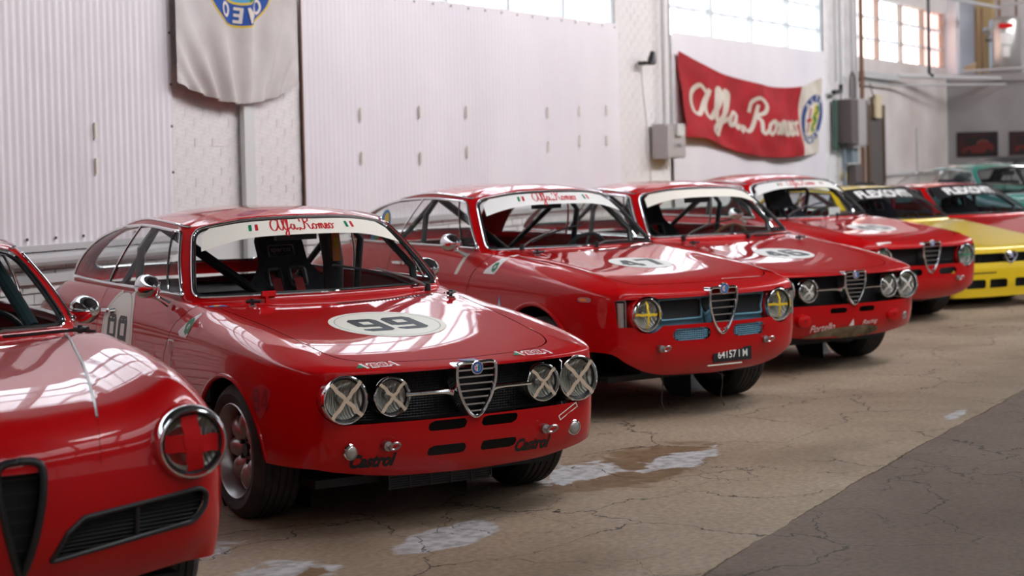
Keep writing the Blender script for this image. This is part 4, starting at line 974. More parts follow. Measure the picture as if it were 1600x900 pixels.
# ---------------------------------------------------------------- foreground coupe, rounded wings
def car_round():
    P = dict(
        out=[(0,.085,0),(.05,.075,.12),(.10,.035,.30),(.14,-.0,.46),(.18,-.045,.60),(.21,-.12,.675),(.25,-.28,.725),(.30,-.50,.75),(.37,-.80,.765),(.46,-1.3,.765),(.6,-2.2,.765),(.75,-3.0,.765),(.84,-3.5,.735),(.90,-3.8,.66),(.94,-3.92,.5),(.97,-3.97,.28),(1,-3.98,0)],
        hz=[(.10,.735),(.05,.765),(-.1,.806),(-.3,.838),(-.6,.868),(-1.0,.892),(-1.45,.915),(-2,.93),(-3.2,.93),(-3.6,.87),(-3.98,.72)],
        crown=[(.1,.0),(-.3,.0),(-.9,.0),(-1.4,-.0),(-2,-.0),(-3.3,.0),(-4,.05)],
        zc=[(.1,.64),(-.3,.68),(-.7,.74),(-1.5,.80),(-3,.80),(-3.9,.62)], zcf=.66, af=.16,
        a=spl([(-4.1,.25),(-3.4,.12),(-1.6,.09),(-1.3,.14),(-.9,.20),(.1,.20)]), p=spl([(-4.1,2),(-3.4,1.5),(-1.6,1.4),(-1.1,1.9),(.1,2.0)]), pf=2.0,
        side=[(.15,.10),(.19,.075),(.25,.04),(.34,.016),(.44,.003),(.56,0),(.70,.006),(.80,.018)],
        front=[(.24,.15),(.28,.105),(.33,.062),(.40,.025),(.48,.006),(.56,0),(.62,.004),(.68,.014)],
        zb=[(0,.262),(.35,.275),(.6,.30),(.75,.30),(9,.30)], sill=.20, spine=(-.5,-3.5),
        bump=[(-1.5, .32, .565, .135, .058)],
        B=[(0,-1.40,0,.925),(.5,-1.44,.33,.925),(.88,-1.53,.56,.925),(1,-1.58,.615,.928),(1.1,-1.66,.645,.935),(1.5,-2.4,.665,.94),(1.9,-3.1,.61,.935),(2,-3.2,.56,.93),(2.1,-3.27,.47,.93),(2.5,-3.36,.22,.93),(3,-3.38,0,.93)],
        T=[(0,-1.82,0,1.262),(.5,-1.84,.26,1.256),(.88,-1.89,.435,1.235),(1,-1.93,.48,1.228),(1.1,-1.98,.505,1.236),(1.5,-2.35,.52,1.25),(1.9,-2.75,.465,1.205),(2,-2.82,.42,1.195),(2.1,-2.87,.36,1.195),(2.5,-2.9,.18,1.20),(3,-2.9,0,1.20)],
        gap=.0007, ztop=1.30, rspine=(-2.45,-2.1), zcab=.86, hz_cowl=.915,
        win_f=rpoly([(-.655,.022),(.655,.022),(.645,.455),(-.645,.455)], [.06,.06,.09,.09]),
        win_s=rpoly([(.80,.025),(2.40,.025),(2.30,.43),(.78,.43)], [.02,.05,.2,.04]), win_r=rpoly([(-.60,.06),(.60,.06),(.58,.42),(-.58,.42)], .1),
        bars=[(.98,.03,.93,.43,.006),(1.75,.03,1.72,.43,.007)],
        arch=[(-.74,.285,.335),(-3.08,.285,.325)], wheelx=(-.74,-3.08), wr=.30, ww=.175, track=.63,
        hood=rpoly([(.2,0),(.2,.12),(.2,.215),(-.02,.262),(-.65,.395),(-1.30,.51),(-1.34,.3),(-1.34,0),(-1.34,-.3),(-1.30,-.51),(-.65,-.395),(-.02,-.262),(.2,-.215),(.2,-.12)], [0,0,0,.05,.3,.05,.3,.3,.3,.05,.3,.05,0,0]),
        door=rpoly([(-1.42,.94),(-1.50,.80),(-1.52,.6),(-1.50,.25),(-2.45,.25),(-2.5,1.0),(-1.42,1.0)], .03), holes=[])
    sh = curve_pts([(0,.695),(.045,.690),(.066,.665),(.062,.59),(.045,.50),(.022,.41),(0,.345)], 4); sh = sh + [np.array([-p[0], p[1]]) for p in sh[-2:0:-1]]
    baf = [(.088,.388),(.135,.468),(.188,.508),(.575,.542),(.608,.522),(.600,.480),(.560,.440)]
    bR = rpoly(baf, [.004,.03,.03,.03,.03,.03,.06]); bL = bR * [-1, 1]
    P['holes'] = [np.array(sh), bR, bL]; b = Body(P)
    cfg = dict(seats=[-.33, .33], lip=.006, bucket=False, cage=False, wheel='dark')
    root, b, done = build_gt('race_car', b, 'red rounded vintage coupe cut by the left edge, red tape cross on its chrome headlamp', (4.028, 3.776, R(-123.37)), cfg=cfg, dz=0)
    for poly, nm in ((bR, 1), (bL, -1)):
        pts = [b.bvh.ray_cast(Vector((1, p[0], p[1])), Vector((-1, 0, 0)))[0] for p in poly]; m = MB(); m.tube([p + Vector((.002, 0, 0)) for p in pts if p], .008, SATIN, 8, closed=True)
        o = m.obj('intake_trim', root)
        V, F = fill(poly, .03); q = MB(); q.add([(b.bvh.ray_cast(Vector((1, y, z)), Vector((-1, 0, 0)))[0] or Vector((0, y, z))) - Vector((.03, 0, 0)) for y, z in V], F, BLACK); q.obj('intake_backing', o)
        for k in range(11):
            z = .40 + .0125 * k; ys = [y for y in np.linspace(.10, .62, 27) if psdf(np.array([[y, z]]), bR)[0] < -.002]
            if len(ys) > 2:
                q = MB(); q.tube([b.bvh.ray_cast(Vector((1, nm * y, z)), Vector((-1, 0, 0)))[0] - Vector((.014, 0, 0)) for y in ys], .0028, SATIN, 4); q.obj('intake_slat', o)
        q = MB(); q.tube([b.bvh.ray_cast(Vector((1, nm * .365, z)), Vector((-1, 0, 0)))[0] - Vector((.008, 0, 0)) for z in (.43, .50, .525)], .007, SATIN, 6); q.obj('intake_post', o)
    pts = [b.bvh.ray_cast(Vector((1, p[0], p[1])), Vector((-1, 0, 0)))[0] for p in sh]; m = MB(); m.tube([p + Vector((.004, 0, 0)) for p in pts if p], .012, SATIN, 8, closed=True); o = m.obj('grille_shield', root, label='black-edged shield grille')
    V, F = fill(np.array(sh), .03); q = MB(); q.add([(.02, y, z) for y, z in V], F, BLACK); q.obj('grille_backing', o)
    for k in range(7):
        z = .39 + .042 * k; ys = [y for y in np.linspace(-.09, .09, 19) if psdf(np.array([[y, z]]), np.array(sh))[0] < -.003]; q = MB(); q.tube([(.05, ys[0], z), (.05, ys[-1], z)], .004, SATIN, 5); q.obj('grille_bar', o)
    # eyebrow lamps with red lamp tubes behind
    for sg in (-1, 1):
        m = MB(); M = Matrix.Translation((.005, sg * .543, .690)); m.lathe([(.113, -.20), (.112, -.05), (.108, -.02), (.10, -.01)], RED, 40, M); fo = m.obj('lamp_fairing', root)
        m = MB(); m.lathe([(.1135, -.045), (.1165, -.04), (.1165, -.012), (.113, .004), (.105, .016)], CHROME, 40, M); m.obj('lamp_bezel', fo)
        lamp(root, 0, (.018, sg * .543, .690), .108, (RTAPE, .50, (R(2), R(84)), .79), depth=.045)
    # bonnet bead and catch
    m = MB(); pts = []
    for x, y in densify(np.array([(-1.42,.56),(-1.30,.515),(-1.0,.46),(-.65,.398),(-.3,.323),(-.06,.27)]), .04, False):
        h = b.bvh.ray_cast(Vector((x, y, 2)), Vector((0, 0, -1)))[0]; pts.append(h + Vector((0, 0, .002)))
    m.tube(pts, .004, STEEL, 6); m.obj('bonnet_bead', root)
    hood_pin(root, 0, b, -1.40, .60, .4)
    side_mirror(root, 0, (-1.93, .775, .968), (-1.96, .70, .92)); side_mirror(root, 0, (-1.93, -.775, .968), (-1.96, -.70, .92))
    m = MB(); A = Vector((-1.70, .50, .93)); Bq = Vector((-2.0, .40, 1.22)); m.tube([A, Bq], .028, mat('dark_teal_wrap', (.012, .045, .055), .6), 10); o = m.obj('padded_cage_bar', root)
    wiper(root, 0, b, .25, -1.40, -.1, .4)
    return root

def CAMW(x, y):
    a = R(-62.37); return (x * math.cos(a) - y * math.sin(a), x * math.sin(a) + y * math.cos(a))
# ---------------------------------------------------------------- wedge coupes
def wedge_tables(low=0.):
    P = dict(
        out=[(0,.02,0),(.06,.015,.25),(.12,-.005,.48),(.165,-.04,.62),(.195,-.09,.70),(.23,-.22,.76),(.28,-.42,.79),(.36,-.78,.81),(.45,-1.3,.80),(.6,-2.2,.80),(.75,-3.1,.80),(.84,-3.6,.775),(.90,-3.95,.72),(.94,-4.1,.6),(.97,-4.14,.3),(1,-4.15,0)],
        hz=[(.05,.60),(-.1,.635),(-.4,.69),(-.8,.75),(-1.2,.805),(-1.45,.835),(-2,.86),(-3.3,.88),(-3.7,.88),(-4.15,.86)],
        crown=[(.1,.0),(-4,.02)], zc=[(.1,.56),(-.3,.60),(-.7,.66),(-1.5,.72),(-3,.75),(-3.9,.76)], zcf=.585, af=.05,
        a=spl([(-4.1,.1),(-1.6,.08),(-1.3,.10),(-.9,.14),(.1,.14)]), p=spl([(-4.1,1.6),(-1.6,1.4),(.1,1.6)]), pf=1.8,
        side=[(.15,.05),(.22,.02),(.42,.003),(.55,0),(.68,.006),(.80,.018)], front=[(.12,.02),(.2,.012),(.28,.0),(.40,.0),(.46,.01),(.50,.015),(.60,.03)],
        zb=[(0,.14),(.75,.14),(9,.14)], sill=.15, spine=(-.5,-3.7),
        B=[(0,-1.38,0,.838),(.5,-1.42,.35,.838),(.88,-1.50,.59,.838),(1,-1.55,.655,.842),(1.1,-1.63,.685,.85),(1.5,-2.4,.70,.865),(1.9,-3.2,.66,.88),(2,-3.32,.61,.885),(2.1,-3.42,.52,.885),(2.5,-3.62,.25,.885),(3,-3.65,0,.885)],
        T=[(0,-1.93,0,1.18),(.5,-1.95,.27,1.175),(.88,-1.99,.46,1.155),(1,-2.03,.515,1.15),(1.1,-2.09,.54,1.155),(1.5,-2.45,.55,1.165),(1.9,-2.85,.51,1.14),(2,-2.92,.47,1.135),(2.1,-2.96,.40,1.135),(2.5,-2.98,.2,1.14),(3,-2.98,0,1.14)],
        ztop=1.20, rspine=(-2.6,-2.3), zcab=.78, hz_cowl=.83,
        win_f=rpoly([(-.655,.022),(.655,.022),(.645,.458),(-.645,.458)], .05), win_s=rpoly([(.82,.04),(2.40,.04),(2.3,.43),(.80,.43)], [.02,.04,.1,.03]), win_r=rpoly([(-.60,.05),(.60,.05),(.58,.42),(-.58,.42)], .05),
        bars=[(1.70,.03,1.66,.43,.01)], arch=[(-.80,.285,.345),(-3.2,.285,.345)], wheelx=(-.80,-3.2), wr=.30, ww=.21, track=.67,
        hood=rpoly([(-.06,-.6),(-.06,.6),(-1.30,.64),(-1.30,-.64)], .03), door=rpoly([(-1.50,.80),(-1.56,.66),(-1.56,.22),(-2.65,.22),(-2.66,1.0),(-1.50,1.0)], .03), holes=[])
    P['holes'] = [rpoly([(-.60,.468),(.60,.468),(.60,.556),(-.60,.556)], .01)] + [rpoly([(c-.11,.225),(c+.11,.225),(c+.11,.31),(c-.11,.31)], .006) for c in (-.43,-.16,.16,.43)]
    return P
def wedge_car(name, label, pose, paint, dz, banner, cfg2=None):
    cfg = dict(lip=.01, seats=[.33], trim=SATIN, wglass=GLASSD, sglass=GLASSD, cagem=cfg2.get('cagem', SATIN), belts=False, roof=paint,
        strip=dict(h=(.295,.46), m=SATIN, text='FLEXOVIT', label='black sun strip with white lettering'), wheel='dark')
    b = Body(wedge_tables()); root, b, done = build_gt(name, b, label, pose, paint, cfg, dz)
    rc = frontbox(root, dz, -.07, -.66, .66, .46, .565)
    for k in range(7):
        m = MB(); z = .474 + k * .0125; m.box((-.062, -.6, z), (-.052, .6, z + .004), SATIN); m.obj('grille_bar', rc)
    for y in (-.50, -.32, .32, .50): lamp(root, dz, (-.05 - abs(y) * .03, y, .512), .041, None, ring=SATIN, depth=.04)
    m = MB(); m.box((-.06, -.62, .2), (-.05, .62, .33), BLACK); o = m.obj('intake_backing', root); o.location.z = dz
    shield(root, dz, (.022, 0, .56), .15, .10, 3, badge=.024, badge_off=(0, -.03), thick=.006)
    m = MB(); place(m, box_art(.30, .012), BLACK, (.0, -.34, .372), (0, 1, 0), (0, 0, 1), (-1, 0, 0), b.bvh, .003); o = m.obj('bumper_slot', root); o.location.z = dz
    return root, b
def yellow_car():
    root, b = wedge_car('race_car', 'yellow wedge-shaped racing coupe with black bumper slots, beside the red 45 car', (*CAMW(4.80, 17.6), R(-123.37)), YEL, -.03, 1, dict(cagem=mat('red_cage', (.35, .01, .03), .5)))
    return root
def far_red_car():
    root, b = wedge_car('race_car', 'red wedge-shaped racing coupe with black FLEXOVIT sun strip, behind the yellow car', (*CAMW(6.10, 19.2), R(-123.37)), RED, -.05, 1, dict(cagem=SATIN))
    return root
def green_cars():
    P = gt_tables(False)
    r1, b, d = build_gt('classic_car', Body(P), 'teal green classic coupe seen as a low roofline behind the far red car', (*CAMW(7.5, 22.8), R(-123)), TEAL, dict(cage=False, bucket=False, seats=[-.33, .33], belts=False), -.02)
    gt_smooth_front(r1, b, -.02, [(-.563, .102, -.04, ''), (.563, .102, -.04, '')], None)
    r2, b, d = build_gt('classic_car', Body(P), 'teal green classic car with a black roof, furthest car at the right edge', (*CAMW(8.7, 25.2), R(-123)), TEAL, dict(cage=False, bucket=False, seats=[-.33, .33], belts=False, roof=BLACK), .05)
    gt_smooth_front(r2, b, .05, [(-.563, .102, -.04, ''), (.563, .102, -.04, '')], None)

# ================================================================ building
def struct(o): o['kind'] = 'structure'; return o
def sroot(name):
    o = bpy.data.objects.new(name, None); COL.objects.link(o); o['kind'] = 'structure'; return o
YW, XE = 8.3, 32.8
def floor_mat():
    m = mat('worn_concrete', (.25, .2, .16), .62); nt = m.node_tree; B = bsdf(m); tc = N(m, 'ShaderNodeTexCoord')
    def nz(sc, det=6, dist=0, dx=0):
        mp = N(m, 'ShaderNodeMapping'); mp.inputs['Location'].default_value = (dx, dx, 0); L(m, tc, 'Object', mp, 0)
        n = N(m, 'ShaderNodeTexNoise'); n.inputs['Scale'].default_value = sc; n.inputs['Detail'].default_value = det; n.inputs['Distortion'].default_value = dist; L(m, mp, 0, n, 'Vector'); return n
    def ramp(src, out, stops):
        c = N(m, 'ShaderNodeValToRGB'); e = c.color_ramp.elements
        e[0].position, e[0].color = stops[0][0], (*stops[0][1], 1); e[1].position, e[1].color = stops[-1][0], (*stops[-1][1], 1)
        for p, col in stops[1:-1]: q = e.new(p); q.color = (*col, 1)
        L(m, src, out, c, 0); return c
    def mix(a, ao, b, bo, fac, fo, t='MIX'):
        x = N(m, 'ShaderNodeMix', data_type='RGBA', blend_type=t); L(m, a, ao, x, 6); L(m, b, bo, x, 7)
        if fo is None: x.inputs[0].default_value = fac
        else: L(m, fac, fo, x, 0)
        return x
    base = ramp(nz(.9, 8, .6), 'Fac', [(.3, (.235, .170, .116)), (.52, (.335, .252, .178)), (.72, (.395, .31, .226))])
    fine = ramp(nz(34, 8), 'Fac', [(.3, (.72, .72, .72)), (.7, (1.16, 1.15, 1.13))]); a = mix(base, 0, fine, 0, 1.0, None, 'MULTIPLY')
    # pale worn paint and rusty stains, where they lie on the floor
    sep = N(m, 'ShaderNodeSeparateXYZ'); L(m, tc, 'Object', sep, 0)
    def blob(cx, cy, rx, ry, n, soft=.35, amp=1.2, ang=0.):
        mp = N(m, 'ShaderNodeMapping'); mp.vector_type = 'TEXTURE'; mp.inputs['Location'].default_value = (cx, cy, 0); mp.inputs['Rotation'].default_value = (0, 0, ang); mp.inputs['Scale'].default_value = (rx, ry, 1); L(m, tc, 'Object', mp, 0)
        ln = N(m, 'ShaderNodeVectorMath', operation='LENGTH'); L(m, mp, 0, ln, 0)
        ad = N(m, 'ShaderNodeMath', operation='MULTIPLY_ADD'); L(m, n, 'Fac', ad, 0); ad.inputs[1].default_value = amp; L(m, ln, 'Value', ad, 2)
        mr = N(m, 'ShaderNodeMapRange'); L(m, ad, 0, mr, 0); mr.inputs[1].default_value = 1 + amp * .5 - soft * .5; mr.inputs[2].default_value = 1 + amp * .5 + soft * .5; mr.inputs[3].default_value = 1; mr.inputs[4].default_value = 0; return mr
    n1 = nz(5.5, 7, 1.2, 3); n2 = nz(3.2, 6, 2.0, 9)
    pale = ramp(nz(16, 6, 0, 5), 'Fac', [(.35, (.30, .28, .27)), (.6, (.50, .49, .49))]); rust = ramp(nz(9, 6, 1, 7), 'Fac', [(.3, (.13, .07, .03)), (.7, (.22, .14, .07))])
    cur = mix(a, 2, rust, 0, blob(8.25, 3.66, .75, .28, n2, .3, 1.8), 0)
    for cx, cy, rx, ry, am, sf in ((6.42, 3.70, .33, .15, .9, .12), (8.55, 3.52, .36, .13, 2.6, .2), (8.0, 3.85, .30, .16, 3.2, .25), (5.55, 3.95, .25, .16, 2.4, .25), (5.55, 4.5, .5, .14, 3.0, .4), (10.5, 2.62, .25, .04, 2.2, .3)):
        cur = mix(cur, 2, pale, 0, blob(cx, cy, rx, ry, n1, sf, am), 0)
    cur = mix(cur, 2, rust, 0, blob(5.5, 3.85, .28, .06, n2, .3, 2.6), 0)
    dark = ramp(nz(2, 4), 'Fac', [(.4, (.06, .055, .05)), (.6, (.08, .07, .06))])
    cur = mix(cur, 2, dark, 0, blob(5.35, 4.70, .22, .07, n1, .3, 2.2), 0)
    # cracks
    def cracks(scale, width, mlo, mhi, dx):
        w = nz(2.2, 5, 0, dx); mp = N(m, 'ShaderNodeVectorMath', operation='MULTIPLY_ADD'); L(m, w, 'Color', mp, 0); mp.inputs[1].default_value = (.55, .55, .0); L(m, tc, 'Object', mp, 2)
        w2 = nz(16, 4, 0, dx + 2); mq = N(m, 'ShaderNodeVectorMath', operation='MULTIPLY_ADD'); L(m, w2, 'Color', mq, 0); mq.inputs[1].default_value = (.10, .10, .0); L(m, mp, 0, mq, 2)
        v = N(m, 'ShaderNodeTexVoronoi', feature='DISTANCE_TO_EDGE', voronoi_dimensions='2D'); v.inputs['Scale'].default_value = scale; L(m, mq, 0, v, 'Vector')
        r_ = N(m, 'ShaderNodeMapRange'); L(m, v, 'Distance', r_, 0); r_.inputs[1].default_value = width * .3; r_.inputs[2].default_value = width; r_.inputs[3].default_value = 1; r_.inputs[4].default_value = 0
        k = nz(1.3, 3, 0, dx + 5); kr = N(m, 'ShaderNodeMapRange'); L(m, k, 'Fac', kr, 0); kr.inputs[1].default_value = mlo; kr.inputs[2].default_value = mhi
        mu = N(m, 'ShaderNodeMath', operation='MULTIPLY'); L(m, r_, 0, mu, 0); L(m, kr, 0, mu, 1); return mu
    c1 = cracks(1.1, .008, .38, .5, 0); c2 = cracks(3.0, .012, .52, .62, 20); mx = N(m, 'ShaderNodeMath', operation='MAXIMUM'); L(m, c1, 0, mx, 0); L(m, c2, 0, mx, 1)
    blk = N(m, 'ShaderNodeRGB'); blk.outputs[0].default_value = (.018, .015, .013, 1); cur = mix(cur, 2, blk, 0, mx, 0)
    L(m, cur, 2, B, 'Base Color')
    hs = N(m, 'ShaderNodeMath', operation='SUBTRACT'); nn = nz(60, 6); L(m, nn, 'Fac', hs, 0); L(m, mx, 0, hs, 1)
    bp = N(m, 'ShaderNodeBump'); bp.inputs['Strength'].default_value = .35; bp.inputs['Distance'].default_value = .004; L(m, hs, 0, bp, 'Height'); L(m, bp, 0, B, 'Normal')
    rr = N(m, 'ShaderNodeMapRange'); L(m, nz(3, 5, 0, 4), 'Fac', rr, 0); rr.inputs[3].default_value = .48; rr.inputs[4].default_value = .72; L(m, rr, 0, B, 'Roughness')
    return m
def aisle_mat(src):
    m = src.copy(); m.name = 'aisle_asphalt'; MATS['aisle_asphalt'] = m
    B = m.node_tree.nodes['Principled BSDF']; l = B.inputs['Base Color'].links[0]; cur = l.from_node
    # neutral grey coating over the same worn surface
    blk = None
    for r_ in [n for n in m.node_tree.nodes if n.type == 'VALTORGB'][:1]:
        for e, c in zip(r_.color_ramp.elements, ((.135, .090, .067), (.166, .115, .087), (.195, .139, .108))): e.color = (*c, 1)
    return m
def rag_line(x0, x1, step, amp, seed):
    rnd = random.Random(seed); out = []; x = x0; v = 0
    while x < x1: v = v * .75 + rnd.uniform(-amp, amp); out.append((x, v)); x += step * rnd.uniform(.5, 1.5)
    out.append((x1, 0)); return out
def building():
    fm = floor_mat(); am = aisle_mat(fm)
    line = rag_line(-6, 33, .05, .006, 5); rnd = random.Random(8); edge = [(x, 2.505 + .02 * math.sin(x * .9) + v) for x, v in line]
    gap = []; g = 0
    for x, y in edge: g = max(.0, min(.013, g + rnd.uniform(-.004, .004))); gap.append((x, y - .0015 - g))
    def slab(name, pts, far, m_):
        q = MB(); V = []; n = len(pts)
        for x, y in pts: V += [(x, y, 0), (x, far, 0), (x, y, -.05)]
        F = []
        for i in range(n - 1):
            a = 3*i; b_ = a + 3
            if far > 0: F += [(a, b_, b_+1, a+1), (a, a+2, b_+2, b_)]
            else: F += [(b_, a, a+1, b_+1), (a+2, a, b_, b_+2)]
        return struct(q.add(V, F, m_).obj(name, None, smooth=False))
    slab('floor', edge, 9, fm); slab('floor_aisle', gap, -12, am)
    struct(MB().box((-6, -12, -.12), (33, 9, -.05), BLACK).obj('floor_bed', None, smooth=False))
    # materials
    brick = noise_col(mat('white_painted_brick', (.7, .68, .66), .55), (.66, .63, .61), (.80, .77, .76), 5, 8, .3, .55, bump=.3, bscale=40)
    mort = mat('white_painted_mortar', (.76, .74, .73), .8)
    shm = noise_col(mat('corrugated_white', (.74, .72, .74), .42), (.74, .71, .74), (.82, .79, .81), 1.1, 4, .3, .7, stretch=(1, 1, .5))
    greyw = noise_col(mat('grey_wall_paint', (.33, .32, .32), .8), (.27, .26, .26), (.33, .32, .32), 1.5, 5)
    plas = noise_col(mat('stained_plaster', (.6, .55, .52), .8), (.50, .44, .41), (.66, .62, .60), .8, 6)
    dk = noise_col(mat('dark_roof', (.10, .10, .10), .8), (.018, .017, .017), (.045, .043, .042), 1.0, 4)
    galv = mat('painted_conduit', (.52, .52, .52), .5, .1); rustm = mat('rusty_brown', (.20, .10, .06), .8); grybox = mat('grey_enclosure', (.42, .39, .38), .5); dkbox = mat('dark_enclosure', (.12, .10, .095), .6)
    # window glow: translucent panes, the daylight behind them
    def pane_mat(name, c, s):
        m = mat(name, c, .4, emit=c, estr=s); tc = N(m, 'ShaderNodeTexCoord'); mp = N(m, 'ShaderNodeMapping'); mp.inputs['Scale'].default_value = (3.0, 1, .25); L(m, tc, 'Object', mp, 0)
        n = N(m, 'ShaderNodeTexNoise'); n.inputs['Scale'].default_value = 3; n.inputs['Detail'].default_value = 4; L(m, mp, 0, n, 'Vector'); r_ = N(m, 'ShaderNodeMapRange'); L(m, n, 'Fac', r_, 0); r_.inputs[1].default_value = .25; r_.inputs[2].default_value = .75; r_.inputs[3].default_value = s * .7; r_.inputs[4].default_value = s * 1.15
        L(m, r_, 0, bsdf(m), 'Emission Strength'); return m
    PB = pane_mat('pane_daylight_cool', (.86, .95, 1.0), WINDOW); PP = pane_mat('pane_daylight_pink', (1.0, .86, .80), WINDOW * .8); PR = pane_mat('pane_daylight_rose', (1.0, .66, .58), WINDOW * .6)
    # wall_back: masonry behind everything
    wb = MB(); wb.box((-6, YW + .02, 0), (XE + .3, YW + .35, 2.97), mort); wb.box((-6, YW - .02, 4.35), (XE + .3, YW + .35, 7), dk)
    for x0, x1 in ((-6, -4.2), (10.52, 12.17), (18.37, 19.87), (25.70, 27.28), (32.75, 33.1)): wb.box((x0, YW + .02, 2.97), (x1, YW + .35, 5.0), mort)
    wall = struct(wb.obj('wall_back', None, smooth=False))
    # pilasters with individually laid bricks
    bme = MB(); bme.box((-.5, -.5, -.5), (.5, .5, .5), brick); proto = None
    def bricks(parent, x0, x1, z0, z1, y, seed, bl=.2, bh=.0635, cap=300, limit=True):
        nonlocal proto
        rnd = random.Random(seed); n = 0; z = z0; row = 0; cells = []
        while z < z1:
            x = x0 - (bl + .01) * (.5 if row % 2 else 0)
            while x < x1:
                a, c = max(x, x0), min(x + bl, x1)
                if c - a > .03: cells.append(((a + c) / 2, z + bh / 2, c - a))
                x += bl + .01
            z += bh + .010; row += 1
        for (cx, cz, wl) in cells[:cap]:
            dy = rnd.uniform(-.003, .003)
            if proto is None: o = bme.obj('brick', parent, smooth=False); proto = o
            else: o = proto.copy(); COL.objects.link(o); o.parent = parent
            o.location = (cx, y + dy, cz); o.scale = (wl, .06, bh * rnd.uniform(.94, 1.0)); o.rotation_euler = (0, rnd.uniform(-.004, .004), 0); n += 1
        rest = cells[cap:]
        if rest:
            q = MB()
            for (cx, cz, wl) in rest: q.box((cx - wl/2, y - .03, cz - bh/2), (cx + wl/2, y + .03, cz + bh/2), brick)
            q.obj('brickwork', parent, smooth=False, kind='stuff')
    def pilaster(x0, x1, z0, z1):
        q = MB(); q.box((x0, YW - .02, 0), (x1, YW + .03, 4.35), mort); return q.obj('pilaster', wall, smooth=False)
    p1 = pilaster(10.50, 12.19, 0, 5); bricks(p1, 10.50, 12.19, 1.02, 3.2, YW + .007, 1)
    p2 = pilaster(18.37, 19.87, 0, 5); bricks(p2, 18.37, 19.87, 1.3, 3.55, YW + .007, 2)
    p3 = pilaster(25.70, 27.28, 0, 5); bricks(p3, 25.70, 27.28, 1.0, 4.3, YW + .004, 3, bl=.2, cap=0)
    # low brick wall under the sheets
    q = MB(); rnd = random.Random(4)
    for (x0, x1) in ((6.0, 10.5), (12.2, 18.36)):
        z = .0; row = 0
        while z < 1.0:
            x = x0 - (.105 if row % 2 else 0)
            while x < x1:
                a, c = max(x, x0), min(x + .2, x1)
                if c - a > .03: q.box((a, YW - .05 + rnd.uniform(-.003, .003), z), (c, YW + .02, z + .064), brick)
                x += .21
            z += .074; row += 1
    q.obj('brickwork', wall, smooth=False, kind='stuff')
    # corrugated sheets
    def sheet(x0, x1, z0, z1, y, wave=.068, amp=.0065):
        n = max(8, int((x1 - x0) / wave * 8)); V = []; F = []
        for i in range(n + 1):
            x = x0 + (x1 - x0) * i / n; yy = y - amp * (1 + math.cos(2 * math.pi * x / wave)); V += [(x, yy, z0), (x, yy, z1)]
        F = [(2*i, 2*i+1, 2*i+3, 2*i+2) for i in range(n)]; m = MB(); m.add(V, F, shm); 
        return m.obj('corrugated_sheet', wall)
    def run(x0, x1, z0, z1, n, amp=.0065):
        for i in range(n):
            a, c = x0 + (x1 - x0) * i / n, x0 + (x1 - x0) * (i + 1) / n; sheet(a, c, z0, z1, YW - .05 - (.0015 if i % 2 else 0), amp=amp)
    run(4.6, 10.52, 1.05, 2.99, 6); run(12.19, 18.36, 1.05, 2.99, 6, .0042); run(19.9, 25.68, .3, 2.99, 5, .003)
    # shallow raised run with old marks
    old = mat('old_label', (.76, .73, .66), .7); q = MB()
    for px in ((13.02,1.95),(13.02,1.58),(14.0,1.98),(14.0,1.57),(14.86,1.99),(14.86,1.62),(17.3,2.03),(17.3,1.72),(16.55,2.0),(16.55,1.66),(17.98,2.05),(17.98,1.72),(9.66,1.80),(9.66,1.56)):
        q.box((px[0] - .013, YW - .085, px[1] - .06), (px[0] + .013, YW - .07, px[1] + .05), old)
    q.obj('faded_sheet_labels', wall, smooth=False)
    bolt = mat('sheet_screw', (.1, .1, .1), .5, .6); q = MB()
    for x in np.arange(8.7, 10.5, .27): q.lathe([(.010, 0), (.008, .008), (0, .01)], bolt, 8, Matrix.Translation((x, YW - .07, 1.09)) @ Matrix.Rotation(R(-90), 4, 'Z'))
    for z in (1.5, 1.83, 2.13, 2.5): q.lathe([(.010, 0), (.008, .008), (0, .01)], bolt, 8, Matrix.Translation((10.49, YW - .07, z)) @ Matrix.Rotation(R(-90), 4, 'Z'))
    for x in np.arange(12.3, 18.3, .33): q.lathe([(.010, 0), (.008, .008), (0, .01)], bolt, 8, Matrix.Translation((x, YW - .07, 2.95)) @ Matrix.Rotation(R(-90), 4, 'Z'))
    q.obj('sheet_screws', wall, kind='stuff')
    # plaster section with door, far right
    q = MB(); q.box((27.28, YW - .03, 0), (XE, YW + .02, 2.99), plas); q.obj('plaster_face', wall, smooth=False)
    # sheet edge trims, rails
    struct(MB().tube([(4, YW - .11, .955), (10.45, YW - .11, .955)], .045, galv, 10).obj('trim_1'))
    struct(MB().box((4, YW - .10, 1.01), (10.5, YW - .04, 1.05), galv).obj('trim_2', None, smooth=False))
    struct(MB().box((4, YW - .09, .80), (10.5, YW - .05, .86), galv).obj('trim_3', None, smooth=False))
    struct(MB().box((12.2, YW - .09, 1.0), (18.3, YW - .04, 1.05), galv).obj('trim_4', None, smooth=False))
    struct(MB().box((11.33, YW - .10, 0), (11.46, YW - .06, 2.75), mat('painted_post', (.64, .66, .64), .6)).obj('trim_5', None, smooth=False))
    struct(MB().box((12.180, YW - .062, 1.0), (12.192, YW - .05, 5), rustm).obj('trim_6', None, smooth=False))
    # windows
    rnd = random.Random(3)
    wins = [('window_1', -4.2, 10.5, 12, 4.4, None), ('window_2', 12.2, 18.36, 5, 4.4, None), ('window_3', 19.9, 25.7, 4, 4.4, None), ('window_4', 27.3, 32.75, 4, 3.95, 'pink')]
    fr = mat('window_bar', (.80, .84, .88), .5)
